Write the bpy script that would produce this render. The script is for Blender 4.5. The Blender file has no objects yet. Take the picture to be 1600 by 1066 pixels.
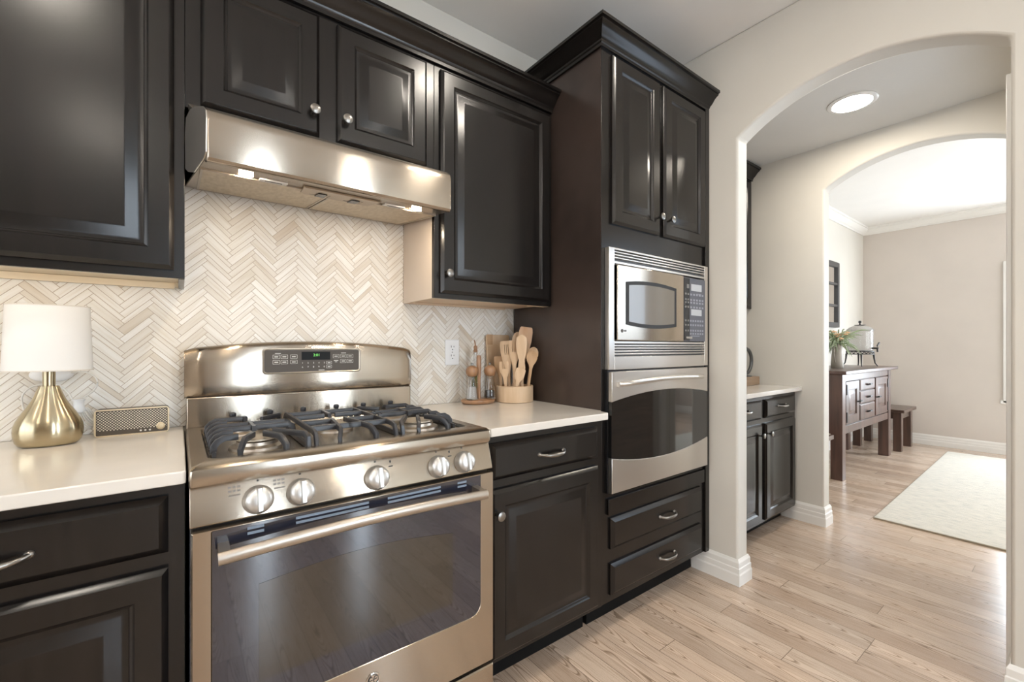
import bpy, bmesh, math, random
from mathutils import Vector, Matrix
from math import pi, sin, cos, radians as R

C = bpy.context.scene.collection
SC = bpy.context.scene
random.seed(7)

# ------------------------------------------------------------------ camera
cam_d = bpy.data.cameras.new('camera'); cam = bpy.data.objects.new('camera', cam_d); C.objects.link(cam)
cam_d.sensor_width = 36.0
cam_d.lens = 684.4 / 1600 * 36.0
cam_d.shift_y = 9.3 / 1600
cam_d.clip_start = 0.02
cam.location = (0, 0, 1.172)
cam.rotation_euler = (R(90), 0, R(-37.185))
SC.camera = cam

# ------------------------------------------------------------------ view and world
vs = SC.view_settings
vs.view_transform = 'Standard'
try: vs.look = 'None'
except Exception: pass
vs.gamma = 1.0
vs.use_curve_mapping = False
vs.exposure = -0.50
SC.cycles.use_denoising = True
SC.cycles.max_bounces = 10
SC.cycles.diffuse_bounces = 6
SC.cycles.glossy_bounces = 5
SC.cycles.transmission_bounces = 8
SC.cycles.sample_clamp_indirect = 3.0

w = bpy.data.worlds.new('world'); SC.world = w; w.use_nodes = True
bg = w.node_tree.nodes['Background']
bg.inputs[0].default_value = (0.75, 0.87, 1.0, 1)
bg.inputs[1].default_value = 1.0

# light levels (the panes and lamps are built further down)
WINDOW_KITCHEN = 52.0
ADDED_WINDOW_SIDE = 5.0
WINDOW_DINING = 5.8
DOORWAY = 6.0
CAN_LIGHT = 185.0
PASSAGE_CAN = 210.0
HOOD_LIGHT = 720.0
UNDER_CABINET = 15.0

# ------------------------------------------------------------------ material helpers
def new_mat(name):
    m = bpy.data.materials.new(name); m.use_nodes = True
    nt = m.node_tree
    return m, nt, nt.nodes['Principled BSDF']

def setp(b, **kw):
    names = {'color': 'Base Color', 'rough': 'Roughness', 'metal': 'Metallic', 'coat': 'Coat Weight', 'coat_rough': 'Coat Roughness',
             'trans': 'Transmission Weight', 'ior': 'IOR', 'emit': 'Emission Color', 'strength': 'Emission Strength',
             'aniso': 'Anisotropic', 'spec': 'Specular IOR Level', 'alpha': 'Alpha', 'sheen': 'Sheen Weight'}
    for k, v in kw.items():
        if k in ('color', 'emit'): v = tuple(v) + (1,)
        b.inputs[names[k]].default_value = v

def simple(name, color, rough=0.5, metal=0.0, **kw):
    m, nt, b = new_mat(name); setp(b, color=color, rough=rough, metal=metal, **kw)
    return m

def noise(nt, scale, detail=3.0, stretch=None, coord='Object', rough=0.5, distortion=0.0):
    tc = nt.nodes.new('ShaderNodeTexCoord')
    out = tc.outputs[coord]
    if stretch:
        mp = nt.nodes.new('ShaderNodeMapping'); mp.inputs['Scale'].default_value = stretch
        nt.links.new(out, mp.inputs['Vector']); out = mp.outputs['Vector']
    n = nt.nodes.new('ShaderNodeTexNoise')
    n.inputs['Scale'].default_value = scale; n.inputs['Detail'].default_value = detail
    n.inputs['Roughness'].default_value = rough; n.inputs['Distortion'].default_value = distortion
    nt.links.new(out, n.inputs['Vector'])
    return n.outputs['Fac']

def ramp(nt, fac, stops):
    r = nt.nodes.new('ShaderNodeValToRGB')
    el = r.color_ramp.elements
    while len(el) < len(stops): el.new(0.5)
    for e, (p, c) in zip(el, stops):
        e.position = p; e.color = (c[0], c[1], c[2], 1)
    nt.links.new(fac, r.inputs['Fac'])
    return r.outputs['Color']

def maprange(nt, fac, a, b, lo=0.0, hi=1.0):
    m = nt.nodes.new('ShaderNodeMapRange')
    m.inputs['From Min'].default_value = lo; m.inputs['From Max'].default_value = hi
    m.inputs['To Min'].default_value = a; m.inputs['To Max'].default_value = b
    nt.links.new(fac, m.inputs['Value'])
    return m.outputs['Result']

def bump(nt, b, h, strength=0.1, dist=0.01):
    n = nt.nodes.new('ShaderNodeBump'); n.inputs['Strength'].default_value = strength; n.inputs['Distance'].default_value = dist
    nt.links.new(h, n.inputs['Height']); nt.links.new(n.outputs['Normal'], b.inputs['Normal'])

def mixc(nt, fac, a, b, mode='MIX'):
    m = nt.nodes.new('ShaderNodeMix'); m.data_type = 'RGBA'; m.blend_type = mode
    for s, v in ((m.inputs[0], fac), (m.inputs[6], a), (m.inputs[7], b)):
        if hasattr(v, 'is_linked') or hasattr(v, 'links'): nt.links.new(v, s)
        elif isinstance(v, (tuple, list)): s.default_value = tuple(v) + (1,)
        else: s.default_value = v
    return m.outputs[2]

def painted(name, col, var=0.03, rough=0.65, tex=0.06):
    m, nt, b = new_mat(name)
    n = noise(nt, 3.0, 3)
    c0 = tuple(x * (1 - var) for x in col); c1 = tuple(min(1, x * (1 + var)) for x in col)
    nt.links.new(ramp(nt, n, [(0.35, c0), (0.65, c1)]), b.inputs['Base Color'])
    b.inputs['Roughness'].default_value = rough
    if tex:
        bump(nt, b, noise(nt, 45.0, 4), tex, 0.004)
    return m

def brushed(name, col, rough=0.25, aniso=0.75, axis=(1, 0, 0), grain=True, turn=0.25):
    """brush lines run along axis; highlights stretch across them"""
    m, nt, b = new_mat(name)
    setp(b, color=col, rough=rough, metal=1.0, aniso=aniso)
    if grain:
        st = tuple(2.0 if a else 1100.0 for a in axis)
        n = noise(nt, 1.0, 2, stretch=st)
        nt.links.new(maprange(nt, n, rough - 0.010, rough + 0.010, 0.3, 0.7), b.inputs['Roughness'])
    v = nt.nodes.new('ShaderNodeCombineXYZ')
    for i in range(3): v.inputs[i].default_value = axis[i]
    nt.links.new(v.outputs[0], b.inputs['Tangent'])
    b.inputs['Anisotropic Rotation'].default_value = turn
    return m

def wood(name, dark, light, rough=0.45, stretch=(1, 1, 12), scale=6.0, coat=0.0):
    m, nt, b = new_mat(name)
    s = tuple(30.0 / x if x > 1 else 30.0 for x in stretch)
    n = noise(nt, scale / 6.0, 5, stretch=s, distortion=0.6)
    nt.links.new(ramp(nt, n, [(0.3, dark), (0.7, light)]), b.inputs['Base Color'])
    setp(b, rough=rough, coat=coat)
    return m

M = {}
M['wall'] = painted('wall_paint', (0.655, 0.622, 0.560), 0.02)
M['wall_dining'] = painted('dining_wall_paint', (0.62, 0.56, 0.505), 0.02)
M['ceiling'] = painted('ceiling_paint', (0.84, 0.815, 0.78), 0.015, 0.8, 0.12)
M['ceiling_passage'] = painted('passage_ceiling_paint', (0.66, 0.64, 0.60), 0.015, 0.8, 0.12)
M['soffit'] = painted('arch_soffit_paint', (0.74, 0.74, 0.74), 0.02)
M['wall_front'] = painted('taupe_wall_paint', (0.34, 0.29, 0.24), 0.02)
M['trim'] = simple('white_trim', (0.82, 0.80, 0.76), 0.35)
M['white_plastic'] = simple('white_plastic', (0.85, 0.85, 0.85), 0.3)
M['dark_slot'] = simple('dark_slot', (0.01, 0.01, 0.01), 0.5)
M['black_plastic'] = simple('black_plastic', (0.012, 0.012, 0.013), 0.25)

# espresso stained cabinets: nearly black wood with a satin lacquer
def espresso(name, k=1.0):
    m, nt, b = new_mat(name)
    n = noise(nt, 1.0, 5, stretch=(60, 60, 2.2), distortion=0.4)
    nt.links.new(ramp(nt, n, [(0.3, (0.0044 * k, 0.0037 * k, 0.0034 * k)), (0.72, (0.0105 * k, 0.0082 * k, 0.0070 * k))]), b.inputs['Base Color'])
    n2 = noise(nt, 4.0, 3)
    nt.links.new(maprange(nt, n2, 0.225, 0.255, 0.3, 0.7), b.inputs['Roughness'])
    b.inputs['Specular IOR Level'].default_value = 0.48
    bump(nt, b, noise(nt, 1.0, 3, stretch=(120, 120, 5)), 0.008, 0.002)
    return m
M['espresso'] = espresso('espresso_wood')
M['veneer_lit'] = painted('espresso_veneer_lit', (0.040, 0.028, 0.0235), 0.2, 0.26, 0)  # browner cabinet side, with reflected light put into its colour
M['toe'] = simple('toe_kick_black', (0.003, 0.003, 0.003), 0.6, spec=0.2)
M['maple'] = wood('maple_veneer', (0.62, 0.45, 0.30), (0.74, 0.58, 0.42), 0.5, (12, 1, 1))
M['pale_maple'] = wood('pale_maple_veneer', (0.70, 0.60, 0.45), (0.80, 0.71, 0.56), 0.5, (12, 1, 1))
M['almond'] = painted('almond_laminate', (0.70, 0.60, 0.51), 0.02, 0.4, 0)
M['steel'] = brushed('brushed_steel', (0.455, 0.395, 0.325), 0.20, 1.0, (1, 0, 0))
M['steel_plain'] = simple('satin_steel', (0.50, 0.45, 0.39), 0.36, 1.0)
M['steel_top'] = brushed('cooktop_steel', (0.46, 0.41, 0.345), 0.24, 0.5, (1, 0, 0), False)
M['steel_light'] = simple('pale_satin_steel', (0.70, 0.665, 0.62), 0.30, 0.95)
M['chrome'] = simple('polished_chrome', (0.85, 0.84, 0.82), 0.10, 1.0)
M['nickel'] = simple('satin_nickel', (0.27, 0.255, 0.235), 0.3, 1.0)
M['knob_metal'] = simple('knob_metal', (0.66, 0.655, 0.64), 0.36, 0.85)
M['oven_glass'] = simple('oven_glass_blue_sheen', (0.016, 0.018, 0.030), 0.045, 0.0, spec=0.9, coat=0.6, coat_rough=0.02)  # blue daylight sheen put into the glass colour
M['black_glass'] = simple('black_wall_oven_glass', (0.011, 0.011, 0.011), 0.045, 0.0, spec=0.7, coat=0.4, coat_rough=0.02)
M['oven_window'] = simple('oven_window', (0.028, 0.022, 0.016), 0.07, 0.0, spec=0.8, coat=0.6, coat_rough=0.02)
M['range_side'] = simple('range_side_enamel', (0.05, 0.055, 0.07), 0.3)
M['cast_iron'] = simple('cast_iron', (0.030, 0.031, 0.036), 0.33)
M['burner_cap'] = simple('burner_cap', (0.44, 0.38, 0.30), 0.40, 0.5)
M['panel_brown'] = simple('control_panel_brown', (0.070, 0.058, 0.047), 0.45, spec=0.3)
M['panel_print'] = simple('panel_print', (0.62, 0.60, 0.55), 0.5)
M['panel_grey'] = simple('keypad_grey', (0.10, 0.10, 0.115), 0.35)
M['dark_print'] = simple('dark_print', (0.03, 0.03, 0.03), 0.5)
M['green_led'] = simple('green_led', (0.02, 0.1, 0.02), 0.4, emit=(0.25, 1.0, 0.15), strength=1.3)
M['counter'] = None
m, nt, b = new_mat('quartz_counter')
n = noise(nt, 5.0, 4)
nt.links.new(ramp(nt, n, [(0.3, (0.67, 0.635, 0.58)), (0.7, (0.74, 0.70, 0.645))]), b.inputs['Base Color'])
setp(b, rough=0.16, coat=0.3, coat_rough=0.08); M['counter'] = m

# backsplash: honed stone sticks, each with its own tone and its own grain
m, nt, b = new_mat('herringbone_stone')
at = nt.nodes.new('ShaderNodeAttribute'); at.attribute_name = 'tone'; at.attribute_type = 'GEOMETRY'
uv = nt.nodes.new('ShaderNodeUVMap')
mp = nt.nodes.new('ShaderNodeMapping'); mp.inputs['Scale'].default_value = (9, 110, 1)
nt.links.new(uv.outputs['UV'], mp.inputs['Vector'])
n = nt.nodes.new('ShaderNodeTexNoise'); n.inputs['Scale'].default_value = 1.0; n.inputs['Detail'].default_value = 3
nt.links.new(mp.outputs['Vector'], n.inputs['Vector'])
base = ramp(nt, at.outputs['Fac'], [(0.0, (0.63, 0.54, 0.43)), (0.3, (0.76, 0.715, 0.64)), (0.7, (0.83, 0.80, 0.745)), (1.0, (0.87, 0.85, 0.81))])
vein = ramp(nt, n.outputs['Fac'], [(0.30, (0.90, 0.87, 0.82)), (0.55, (1, 1, 1))])
nt.links.new(mixc(nt, 1.0, base, vein, 'MULTIPLY'), b.inputs['Base Color'])
setp(b, rough=0.38); M['tile'] = m
M['grout'] = simple('tile_grout', (0.47, 0.39, 0.31), 0.8)

# oak floor boards running towards the range wall
m, nt, b = new_mat('oak_floor_boards')
def mth(op, *args):
    n_ = nt.nodes.new('ShaderNodeMath'); n_.operation = op
    for i_, v_ in enumerate(args):
        if isinstance(v_, (int, float)): n_.inputs[i_].default_value = v_
        else: nt.links.new(v_, n_.inputs[i_])
    return n_.outputs[0]
def wnoise(dim, **kw):
    n_ = nt.nodes.new('ShaderNodeTexWhiteNoise'); n_.noise_dimensions = dim
    for k_, v_ in kw.items(): nt.links.new(v_, n_.inputs[k_])
    return n_
tc = nt.nodes.new('ShaderNodeTexCoord')
sx = nt.nodes.new('ShaderNodeSeparateXYZ'); nt.links.new(tc.outputs['Object'], sx.inputs[0])
BW, BL = 0.107, 1.35
xs = mth('DIVIDE', mth('ADD', sx.outputs[0], 20.035), BW)
row = mth('FLOOR', xs); fx = mth('FRACT', xs)
ys = mth('ADD', mth('DIVIDE', mth('ADD', sx.outputs[1], 30.0), BL), mth('MULTIPLY', wnoise('1D', W=row).outputs['Value'], 7.0))
by = mth('FLOOR', ys); fy = mth('FRACT', ys)
cb_ = nt.nodes.new('ShaderNodeCombineXYZ'); nt.links.new(row, cb_.inputs[0]); nt.links.new(by, cb_.inputs[1])
wn = wnoise('2D', Vector=cb_.outputs[0])
tone = ramp(nt, wn.outputs['Value'], [(0.0, (0.50, 0.375, 0.285)), (0.35, (0.55, 0.435, 0.345)), (0.5, (0.66, 0.51, 0.395)), (0.75, (0.62, 0.495, 0.395)), (1.0, (0.70, 0.56, 0.445))])
sc_ = nt.nodes.new('ShaderNodeSeparateColor'); nt.links.new(wn.outputs['Color'], sc_.inputs[0])
add = nt.nodes.new('ShaderNodeVectorMath'); add.operation = 'MULTIPLY_ADD'
nt.links.new(wn.outputs['Color'], add.inputs[0]); add.inputs[1].default_value = (7.3, 9.1, 5.7)
nt.links.new(tc.outputs['Object'], add.inputs[2])
mg = nt.nodes.new('ShaderNodeMapping'); mg.inputs['Scale'].default_value = (11, 1.6, 1)
nt.links.new(add.outputs[0], mg.inputs['Vector'])
gn = nt.nodes.new('ShaderNodeTexNoise'); gn.inputs['Scale'].default_value = 1.0; gn.inputs['Detail'].default_value = 2.0
nt.links.new(mg.outputs['Vector'], gn.inputs['Vector'])
# cathedral figure: nested parabolas along the board, wandering with a low noise
xl = mth('ADD', mth('SUBTRACT', fx, 0.5), mth('MULTIPLY', mth('SUBTRACT', sc_.outputs[0], 0.5), 0.9))
f_ = mth('ADD', mth('MULTIPLY', mth('MULTIPLY', xl, xl), 3.4), mth('MULTIPLY', sx.outputs[1], mth('ADD', mth('MULTIPLY', sc_.outputs[1], 1.6), -0.8)))
f_ = mth('ADD', f_, mth('MULTIPLY', gn.outputs['Fac'], 0.75))
fr_o = mth('FRACT', mth('MULTIPLY', f_, 17.0))
lines = ramp(nt, fr_o, [(0.0, (0.36, 0.315, 0.275)), (0.18, (0.62, 0.57, 0.52)), (0.36, (1, 1, 1)), (0.9, (0.98, 0.97, 0.96)), (1.0, (0.80, 0.76, 0.72))])
mf = nt.nodes.new('ShaderNodeMapping'); mf.inputs['Scale'].default_value = (190, 7, 1)
nt.links.new(add.outputs[0], mf.inputs['Vector'])
fn = nt.nodes.new('ShaderNodeTexNoise'); fn.inputs['Scale'].default_value = 1.0; fn.inputs['Detail'].default_value = 3
nt.links.new(mf.outputs['Vector'], fn.inputs['Vector'])
pores = ramp(nt, fn.outputs['Fac'], [(0.33, (0.74, 0.70, 0.65)), (0.50, (1, 1, 1))])
col = mixc(nt, 0.9, tone, lines, 'MULTIPLY'); col = mixc(nt, 0.8, col, pores, 'MULTIPLY')
edge = mth('MAXIMUM', mth('LESS_THAN', fx, 0.021), mth('LESS_THAN', fy, 0.0016))
col = mixc(nt, edge, col, (0.17, 0.12, 0.085))
nt.links.new(col, b.inputs['Base Color'])
nt.links.new(maprange(nt, fn.outputs['Fac'], 0.18, 0.27, 0.3, 0.7), b.inputs['Roughness'])
bump(nt, b, fn.outputs['Fac'], 0.03, 0.002)
M['floor'] = m

M['brass'] = brushed('brushed_brass', (0.45, 0.38, 0.255), 0.22, 0.8, (0, 0, 1), False, 0.0)
M['lamp_shade'] = simple('white_linen_shade', (0.74, 0.73, 0.71), 0.8)
M['cable'] = simple('clear_white_cable', (0.78, 0.76, 0.72), 0.35)
M['speaker_body'] = simple('speaker_body', (0.06, 0.045, 0.03), 0.4)
M['speaker_trim'] = simple('speaker_gold_trim', (0.66, 0.55, 0.38), 0.35, 0.8)
m, nt, b = new_mat('speaker_grille')
tc = nt.nodes.new('ShaderNodeTexCoord'); mp = nt.nodes.new('ShaderNodeMapping'); mp.inputs['Rotation'].default_value = (0, R(45), 0)
nt.links.new(tc.outputs['Object'], mp.inputs['Vector'])
vo = nt.nodes.new('ShaderNodeTexVoronoi'); vo.inputs['Scale'].default_value = 190; vo.inputs['Randomness'].default_value = 0.0
nt.links.new(mp.outputs['Vector'], vo.inputs['Vector'])
nt.links.new(ramp(nt, vo.outputs['Distance'], [(0.30, (0.62, 0.56, 0.45)), (0.42, (0.05, 0.04, 0.03))]), b.inputs['Base Color'])
setp(b, rough=0.4); M['grille'] = m
M['mill_wood'] = wood('acacia_mill_wood', (0.25, 0.125, 0.06), (0.38, 0.21, 0.11), 0.35, (1, 1, 10), coat=0.2)
M['bamboo'] = wood('pale_bamboo', (0.52, 0.36, 0.22), (0.66, 0.49, 0.33), 0.5, (1, 1, 14))
M['beech'] = wood('beech_utensil', (0.50, 0.33, 0.19), (0.63, 0.45, 0.29), 0.5, (1, 1, 10))
M['beech_dark'] = wood('acacia_utensil', (0.40, 0.24, 0.12), (0.52, 0.34, 0.20), 0.5, (1, 1, 10))
M['beech_stripe'] = wood('striped_utensil', (0.52, 0.28, 0.14), (0.76, 0.56, 0.38), 0.5, (1, 1, 14), 3.0)
M['glass'] = simple('clear_glass', (1, 1, 1), 0.02, 0.0, trans=1.0, ior=1.45)
M['frost_glass'] = simple('ribbed_glass', (0.96, 0.95, 0.93), 0.22, 0.0, trans=0.75, ior=1.45)
M['oil'] = simple('olive_oil', (0.40, 0.38, 0.05), 0.1, 0.0, trans=0.6, ior=1.47)
M['salt'] = simple('white_salt', (0.88, 0.86, 0.84), 0.9)
M['pepper'] = simple('black_peppercorns', (0.10, 0.08, 0.07), 0.7)
M['sideboard'] = wood('sideboard_wood', (0.042, 0.020, 0.0145), (0.115, 0.056, 0.040), 0.38, (1, 1, 9), 4.0, 0.6)
M['sideboard'].node_tree.nodes['Principled BSDF'].inputs['Coat Roughness'].default_value = 0.30
M['stool'] = wood('stool_wood', (0.045, 0.024, 0.017), (0.10, 0.055, 0.038), 0.34, (1, 1, 9), 4.0, 0.3)
M['black_iron'] = simple('black_iron', (0.015, 0.014, 0.013), 0.45)
M['mirror_frame'] = simple('charcoal_frame', (0.05, 0.048, 0.047), 0.4)
M['mirror'] = simple('mirror_glass', (0.86, 0.86, 0.85), 0.02, 1.0)
M['pitcher'] = simple('galvanised_pitcher', (0.30, 0.27, 0.23), 0.5, 0.5)
M['leaf'] = simple('dusty_green_leaf', (0.25, 0.31, 0.18), 0.6)
M['leaf_pale'] = simple('pale_green_leaf', (0.42, 0.47, 0.33), 0.6)
M['petal'] = simple('peach_petal', (0.72, 0.46, 0.27), 0.6)
m, nt, b = new_mat('cream_rug')
n = noise(nt, 1.0, 5, stretch=(60, 14, 9)); n2 = noise(nt, 260.0, 2)
c = ramp(nt, n, [(0.34, (0.52, 0.50, 0.44)), (0.48, (0.63, 0.59, 0.51)), (0.7, (0.70, 0.655, 0.565))])
nt.links.new(c, b.inputs['Base Color']); setp(b, rough=0.95, sheen=0.2); bump(nt, b, n2, 0.6, 0.006); M['rug'] = m
M['rug_edge'] = simple('rug_binding', (0.30, 0.25, 0.18), 0.9)
M['tray_wood'] = wood('tray_wood', (0.20, 0.13, 0.08), (0.32, 0.22, 0.14), 0.5, (12, 1, 1))
M['dark_metal'] = simple('dark_grey_metal', (0.12, 0.12, 0.12), 0.4, 0.6)

def emitter(name, col, strength):
    return simple(name, (0.8, 0.8, 0.8), 0.5, emit=col, strength=strength)
M['day_kitchen'] = emitter('kitchen_window_daylight', (0.74, 0.87, 1.0), WINDOW_KITCHEN)
M['added_side_glow'] = emitter('added_side_window_glow', (0.84, 0.92, 1.0), ADDED_WINDOW_SIDE)  # glow of the unseen window added in the left wall
M['day_far'] = emitter('far_window_daylight', (0.80, 0.90, 1.0), 22.0)
M['day_dining'] = emitter('dining_window_daylight', (0.89, 0.945, 1.0), WINDOW_DINING)
M['day_door'] = emitter('glass_door_daylight', (0.62, 0.79, 1.0), DOORWAY)
M['can'] = emitter('ceiling_lamp_glow', (1.0, 0.91, 0.79), CAN_LIGHT)
M['can_passage'] = emitter('passage_lamp_glow', (1.0, 0.90, 0.76), PASSAGE_CAN)
M['hood_lamp'] = emitter('hood_lamp_glow', (1.0, 0.82, 0.60), HOOD_LIGHT)
M['led_strip'] = emitter('under_cabinet_glow', (1.0, 0.80, 0.55), UNDER_CABINET)

# ------------------------------------------------------------------ mesh helpers
class MB:
    """collects shapes; build() links them as ONE mesh object"""
    def __init__(s): s.bm = bmesh.new()
    def box(s, x0, x1, y0, y1, z0, z1):
        v = [s.bm.verts.new(p) for p in ((x0,y0,z0),(x1,y0,z0),(x1,y1,z0),(x0,y1,z0),(x0,y0,z1),(x1,y0,z1),(x1,y1,z1),(x0,y1,z1))]
        for f in ((0,3,2,1),(4,5,6,7),(0,1,5,4),(1,2,6,5),(2,3,7,6),(3,0,4,7)): s.bm.faces.new([v[i] for i in f])
        return s
    def loops(s, loops, cap0=True, cap1=True, closed=True):
        L = [[s.bm.verts.new(p) for p in l] for l in loops]
        n = len(L[0])
        for a, b in zip(L[:-1], L[1:]):
            for i in range(n if closed else n - 1):
                j = (i + 1) % n
                s.bm.faces.new((a[i], a[j], b[j], b[i]))
        if cap0: s.bm.faces.new(L[0][::-1])
        if cap1: s.bm.faces.new(L[-1])
        return s
    def poly(s, pts):
        s.bm.faces.new([s.bm.verts.new(p) for p in pts]); return s
    def prism(s, pts, vec):
        vec = Vector(vec)
        return s.loops([[Vector(p) for p in pts], [Vector(p) + vec for p in pts]])
    def lathe(s, c, prof, n=32, sx=1.0, sy=1.0, axis='z'):
        rings = []
        for r, h in prof:
            ring = []
            for i in range(n):
                a = 2 * pi * i / n
                p = (r * sx * cos(a), r * sy * sin(a), h)
                if axis == '-y': p = (p[0], -h, p[1])
                elif axis == 'y': p = (-p[0], h, p[1])
                elif axis == '-x': p = (-h, -p[0], p[1])
                ring.append((c[0] + p[0], c[1] + p[1], c[2] + p[2]))
            rings.append(ring)
        return s.loops(rings)
    def sweep(s, path, sect, up=(0, 0, 1), closed=False):
        """sect: 2-D points (side, up); path: 3-D points; mitred"""
        P = [Vector(p) for p in path]; up = Vector(up); n = len(P); rings = []
        for i in range(n):
            d0 = (P[i] - P[i-1]).normalized() if (i > 0 or closed) else None
            d1 = (P[(i+1) % n] - P[i]).normalized() if (i < n - 1 or closed) else None
            if d0 is None: d0 = d1
            if d1 is None: d1 = d0
            t = (d0 + d1)
            t = t.normalized() if t.length > 1e-6 else d1
            u = up - up.dot(t) * t
            if u.length < 1e-4: u = Vector((0, 1, 0)) - t.y * t
            u.normalize()
            sd = t.cross(u).normalized()
            k = 1.0 / max(0.35, d1.dot(t))
            turn = d1 - d0
            hs = abs(sd.dot(turn)) >= abs(u.dot(turn))
            rings.append([P[i] + sd * (a * (k if hs else 1)) + u * (b * (1 if hs else k)) for a, b in sect])
        if closed: rings.append(rings[0])
        return s.loops(rings, not closed, not closed)
    def tube(s, path, r, n=8, up=(0, 0, 1)):
        rr = r if isinstance(r, (list, tuple)) else [r] * len(path)
        P = [Vector(p) for p in path]; rings = []; up = Vector(up)
        for i in range(len(P)):
            a = P[max(0, i-1)]; b = P[min(len(P)-1, i+1)]
            t = (b - a).normalized(); u = up - up.dot(t) * t
            if u.length < 1e-3: u = Vector((1, 0.3, 0)) - Vector((1, 0.3, 0)).dot(t) * t
            u.normalize(); sd = t.cross(u)
            rings.append([P[i] + sd * (rr[i] * cos(2*pi*k/n)) + u * (rr[i] * sin(2*pi*k/n)) for k in range(n)])
        return s.loops(rings)
    def ball(s, c, r, sc=(1, 1, 1), u=16, v=10):
        bmesh.ops.create_uvsphere(s.bm, u_segments=u, v_segments=v, radius=r,
                                  matrix=Matrix.Translation(c) @ Matrix.Diagonal((sc[0], sc[1], sc[2], 1)))
        return s
    def build(s, name, mat, parent=None, bevel=0.0, seg=2, smooth=None, ang=30):
        bm = s.bm
        bmesh.ops.remove_doubles(bm, verts=bm.verts, dist=1e-6)
        bmesh.ops.recalc_face_normals(bm, faces=bm.faces)
        o = WORLD.get(parent.name, Vector()) if parent else Vector()
        bmesh.ops.translate(bm, verts=bm.verts, vec=-o)
        me = bpy.data.meshes.new(name)
        bm.to_mesh(me); bm.free()
        if smooth is None: smooth = bevel > 0
        if smooth:
            me.shade_smooth(); me.set_sharp_from_angle(angle=R(ang))
        ob = bpy.data.objects.new(name, me); C.objects.link(ob)
        for mm in (mat if isinstance(mat, (list, tuple)) else [mat]): me.materials.append(mm)
        if parent: ob.parent = parent
        WORLD[ob.name] = o.copy()
        if bevel:
            b = ob.modifiers.new('bevel', 'BEVEL'); b.width = bevel; b.segments = seg; b.limit_method = 'ANGLE'; b.angle_limit = R(40)
            b.harden_normals = False
        return ob
WORLD = {}

def thing(name, label, cat, loc=(0, 0, 0), group=None):
    o = bpy.data.objects.new(name, None); C.objects.link(o); o.empty_display_size = 0.05
    o.location = loc; WORLD[o.name] = Vector(loc)
    o['label'] = label; o['category'] = cat
    if group: o['group'] = group
    return o
def tag(o, label, cat, group=None):
    o['label'] = label; o['category'] = cat
    if group: o['group'] = group
    return o
def struct(o): o['kind'] = 'structure'; return o

def rect_loops(x0, x1, z0, z1, prof, yf):
    """rectangle loops facing -y; prof = (inset, depth behind yf)"""
    return [[(x0+i, yf+d, z0+i), (x1-i, yf+d, z0+i), (x1-i, yf+d, z1-i), (x0+i, yf+d, z1-i)] for i, d in prof]

DOOR = [(0, .019), (0, .010), (.002, .0075), (.011, 0), (.053, 0), (.056, .0035), (.060, .0055), (.063, .009), (.069, .0095), (.076, .008), (.098, .001), (.102, .001)]
DRAWER = [(0, .019), (0, .0115), (.0015, .010), (.0155, 0), (.017, 0)]
def slab(x0, x1, z0, z1, yf, prof):
    return MB().loops(rect_loops(x0, x1, z0, z1, prof, yf))

def add_knob(x, y, z, parent):
    MB().lathe((x, y, z), [(.006, 0), (.0055, .012), (.008, .015), (.0135, .018), (.0155, .022), (.0150, .026), (.010, .0285), (.004, .029)], 24, axis='-y').build('knob', M['nickel'], parent, smooth=True, ang=50)

def add_pull(xc, y, z, parent, wd=.11):
    h = wd / 2
    pts = []
    for i in range(15):
        t = -1 + 2 * i / 14
        pts.append((xc + t * h, y - .004 - .022 * (1 - t ** 4), z - .004 * (1 - t * t)))
    rad = [.0045 + .0035 * (1 - abs(-1 + 2 * i / 14)) for i in range(15)]
    m = MB().tube(pts, rad, 10)
    m.lathe((xc - h, y, z), [(.008, -.001), (.007, .004), (.004, .007)], 14, axis='-y').lathe((xc + h, y, z), [(.008, -.001), (.007, .004), (.004, .007)], 14, axis='-y')
    return m.build('pull', M['nickel'], parent, smooth=True, ang=60)

def frame_face(x0, x1, z0, z1, y0, y1, holes):
    """face frame: a slab with rectangular recesses is enough here: solid slab"""
    return MB().box(x0, x1, y0, y1, z0, z1)

CROWN = [(0, 0), (.010, 0), (.010, .012), (.014, .016), (.016, .022), (.022, .026), (.030, .034), (.040, .048), (.052, .058), (.060, .062), (.060, .068), (.068, .070), (.068, .082), (0, .082)]
def crown_path(path, z, side=1):
    """sweep the crown profile: out = towards the room"""
    return MB().sweep([(x, y, z) for x, y in path], [(side * a, b) for a, b in CROWN])

# ================================================================== THE SETTING
BACK = 1.795
struct(MB().box(-3.1, 7.3, -3.6, 1.9, -0.12, 0.0).build('floor', M['floor']))
struct(MB().box(-3.1, 2.238, -3.6, 1.9, 2.714, 2.80).build('ceiling', M['ceiling']))
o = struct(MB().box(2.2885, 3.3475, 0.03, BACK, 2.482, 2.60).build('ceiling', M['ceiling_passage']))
o = struct(MB().box(3.398, 7.3, -3.6, 1.9, 2.72, 2.80).build('ceiling', M['ceiling']))
struct(MB().box(-3.1, 7.3, BACK, 1.92, 0, 2.714).build('wall_back', M['wall']))
struct(MB().box(-3.2, -3.0, -3.6, BACK, 0, 2.714).build('wall_left', M['wall']))
struct(MB().box(-3.0, 7.3, -3.6, -3.4, 0, 2.714).build('wall_front', M['wall_front']))

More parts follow.
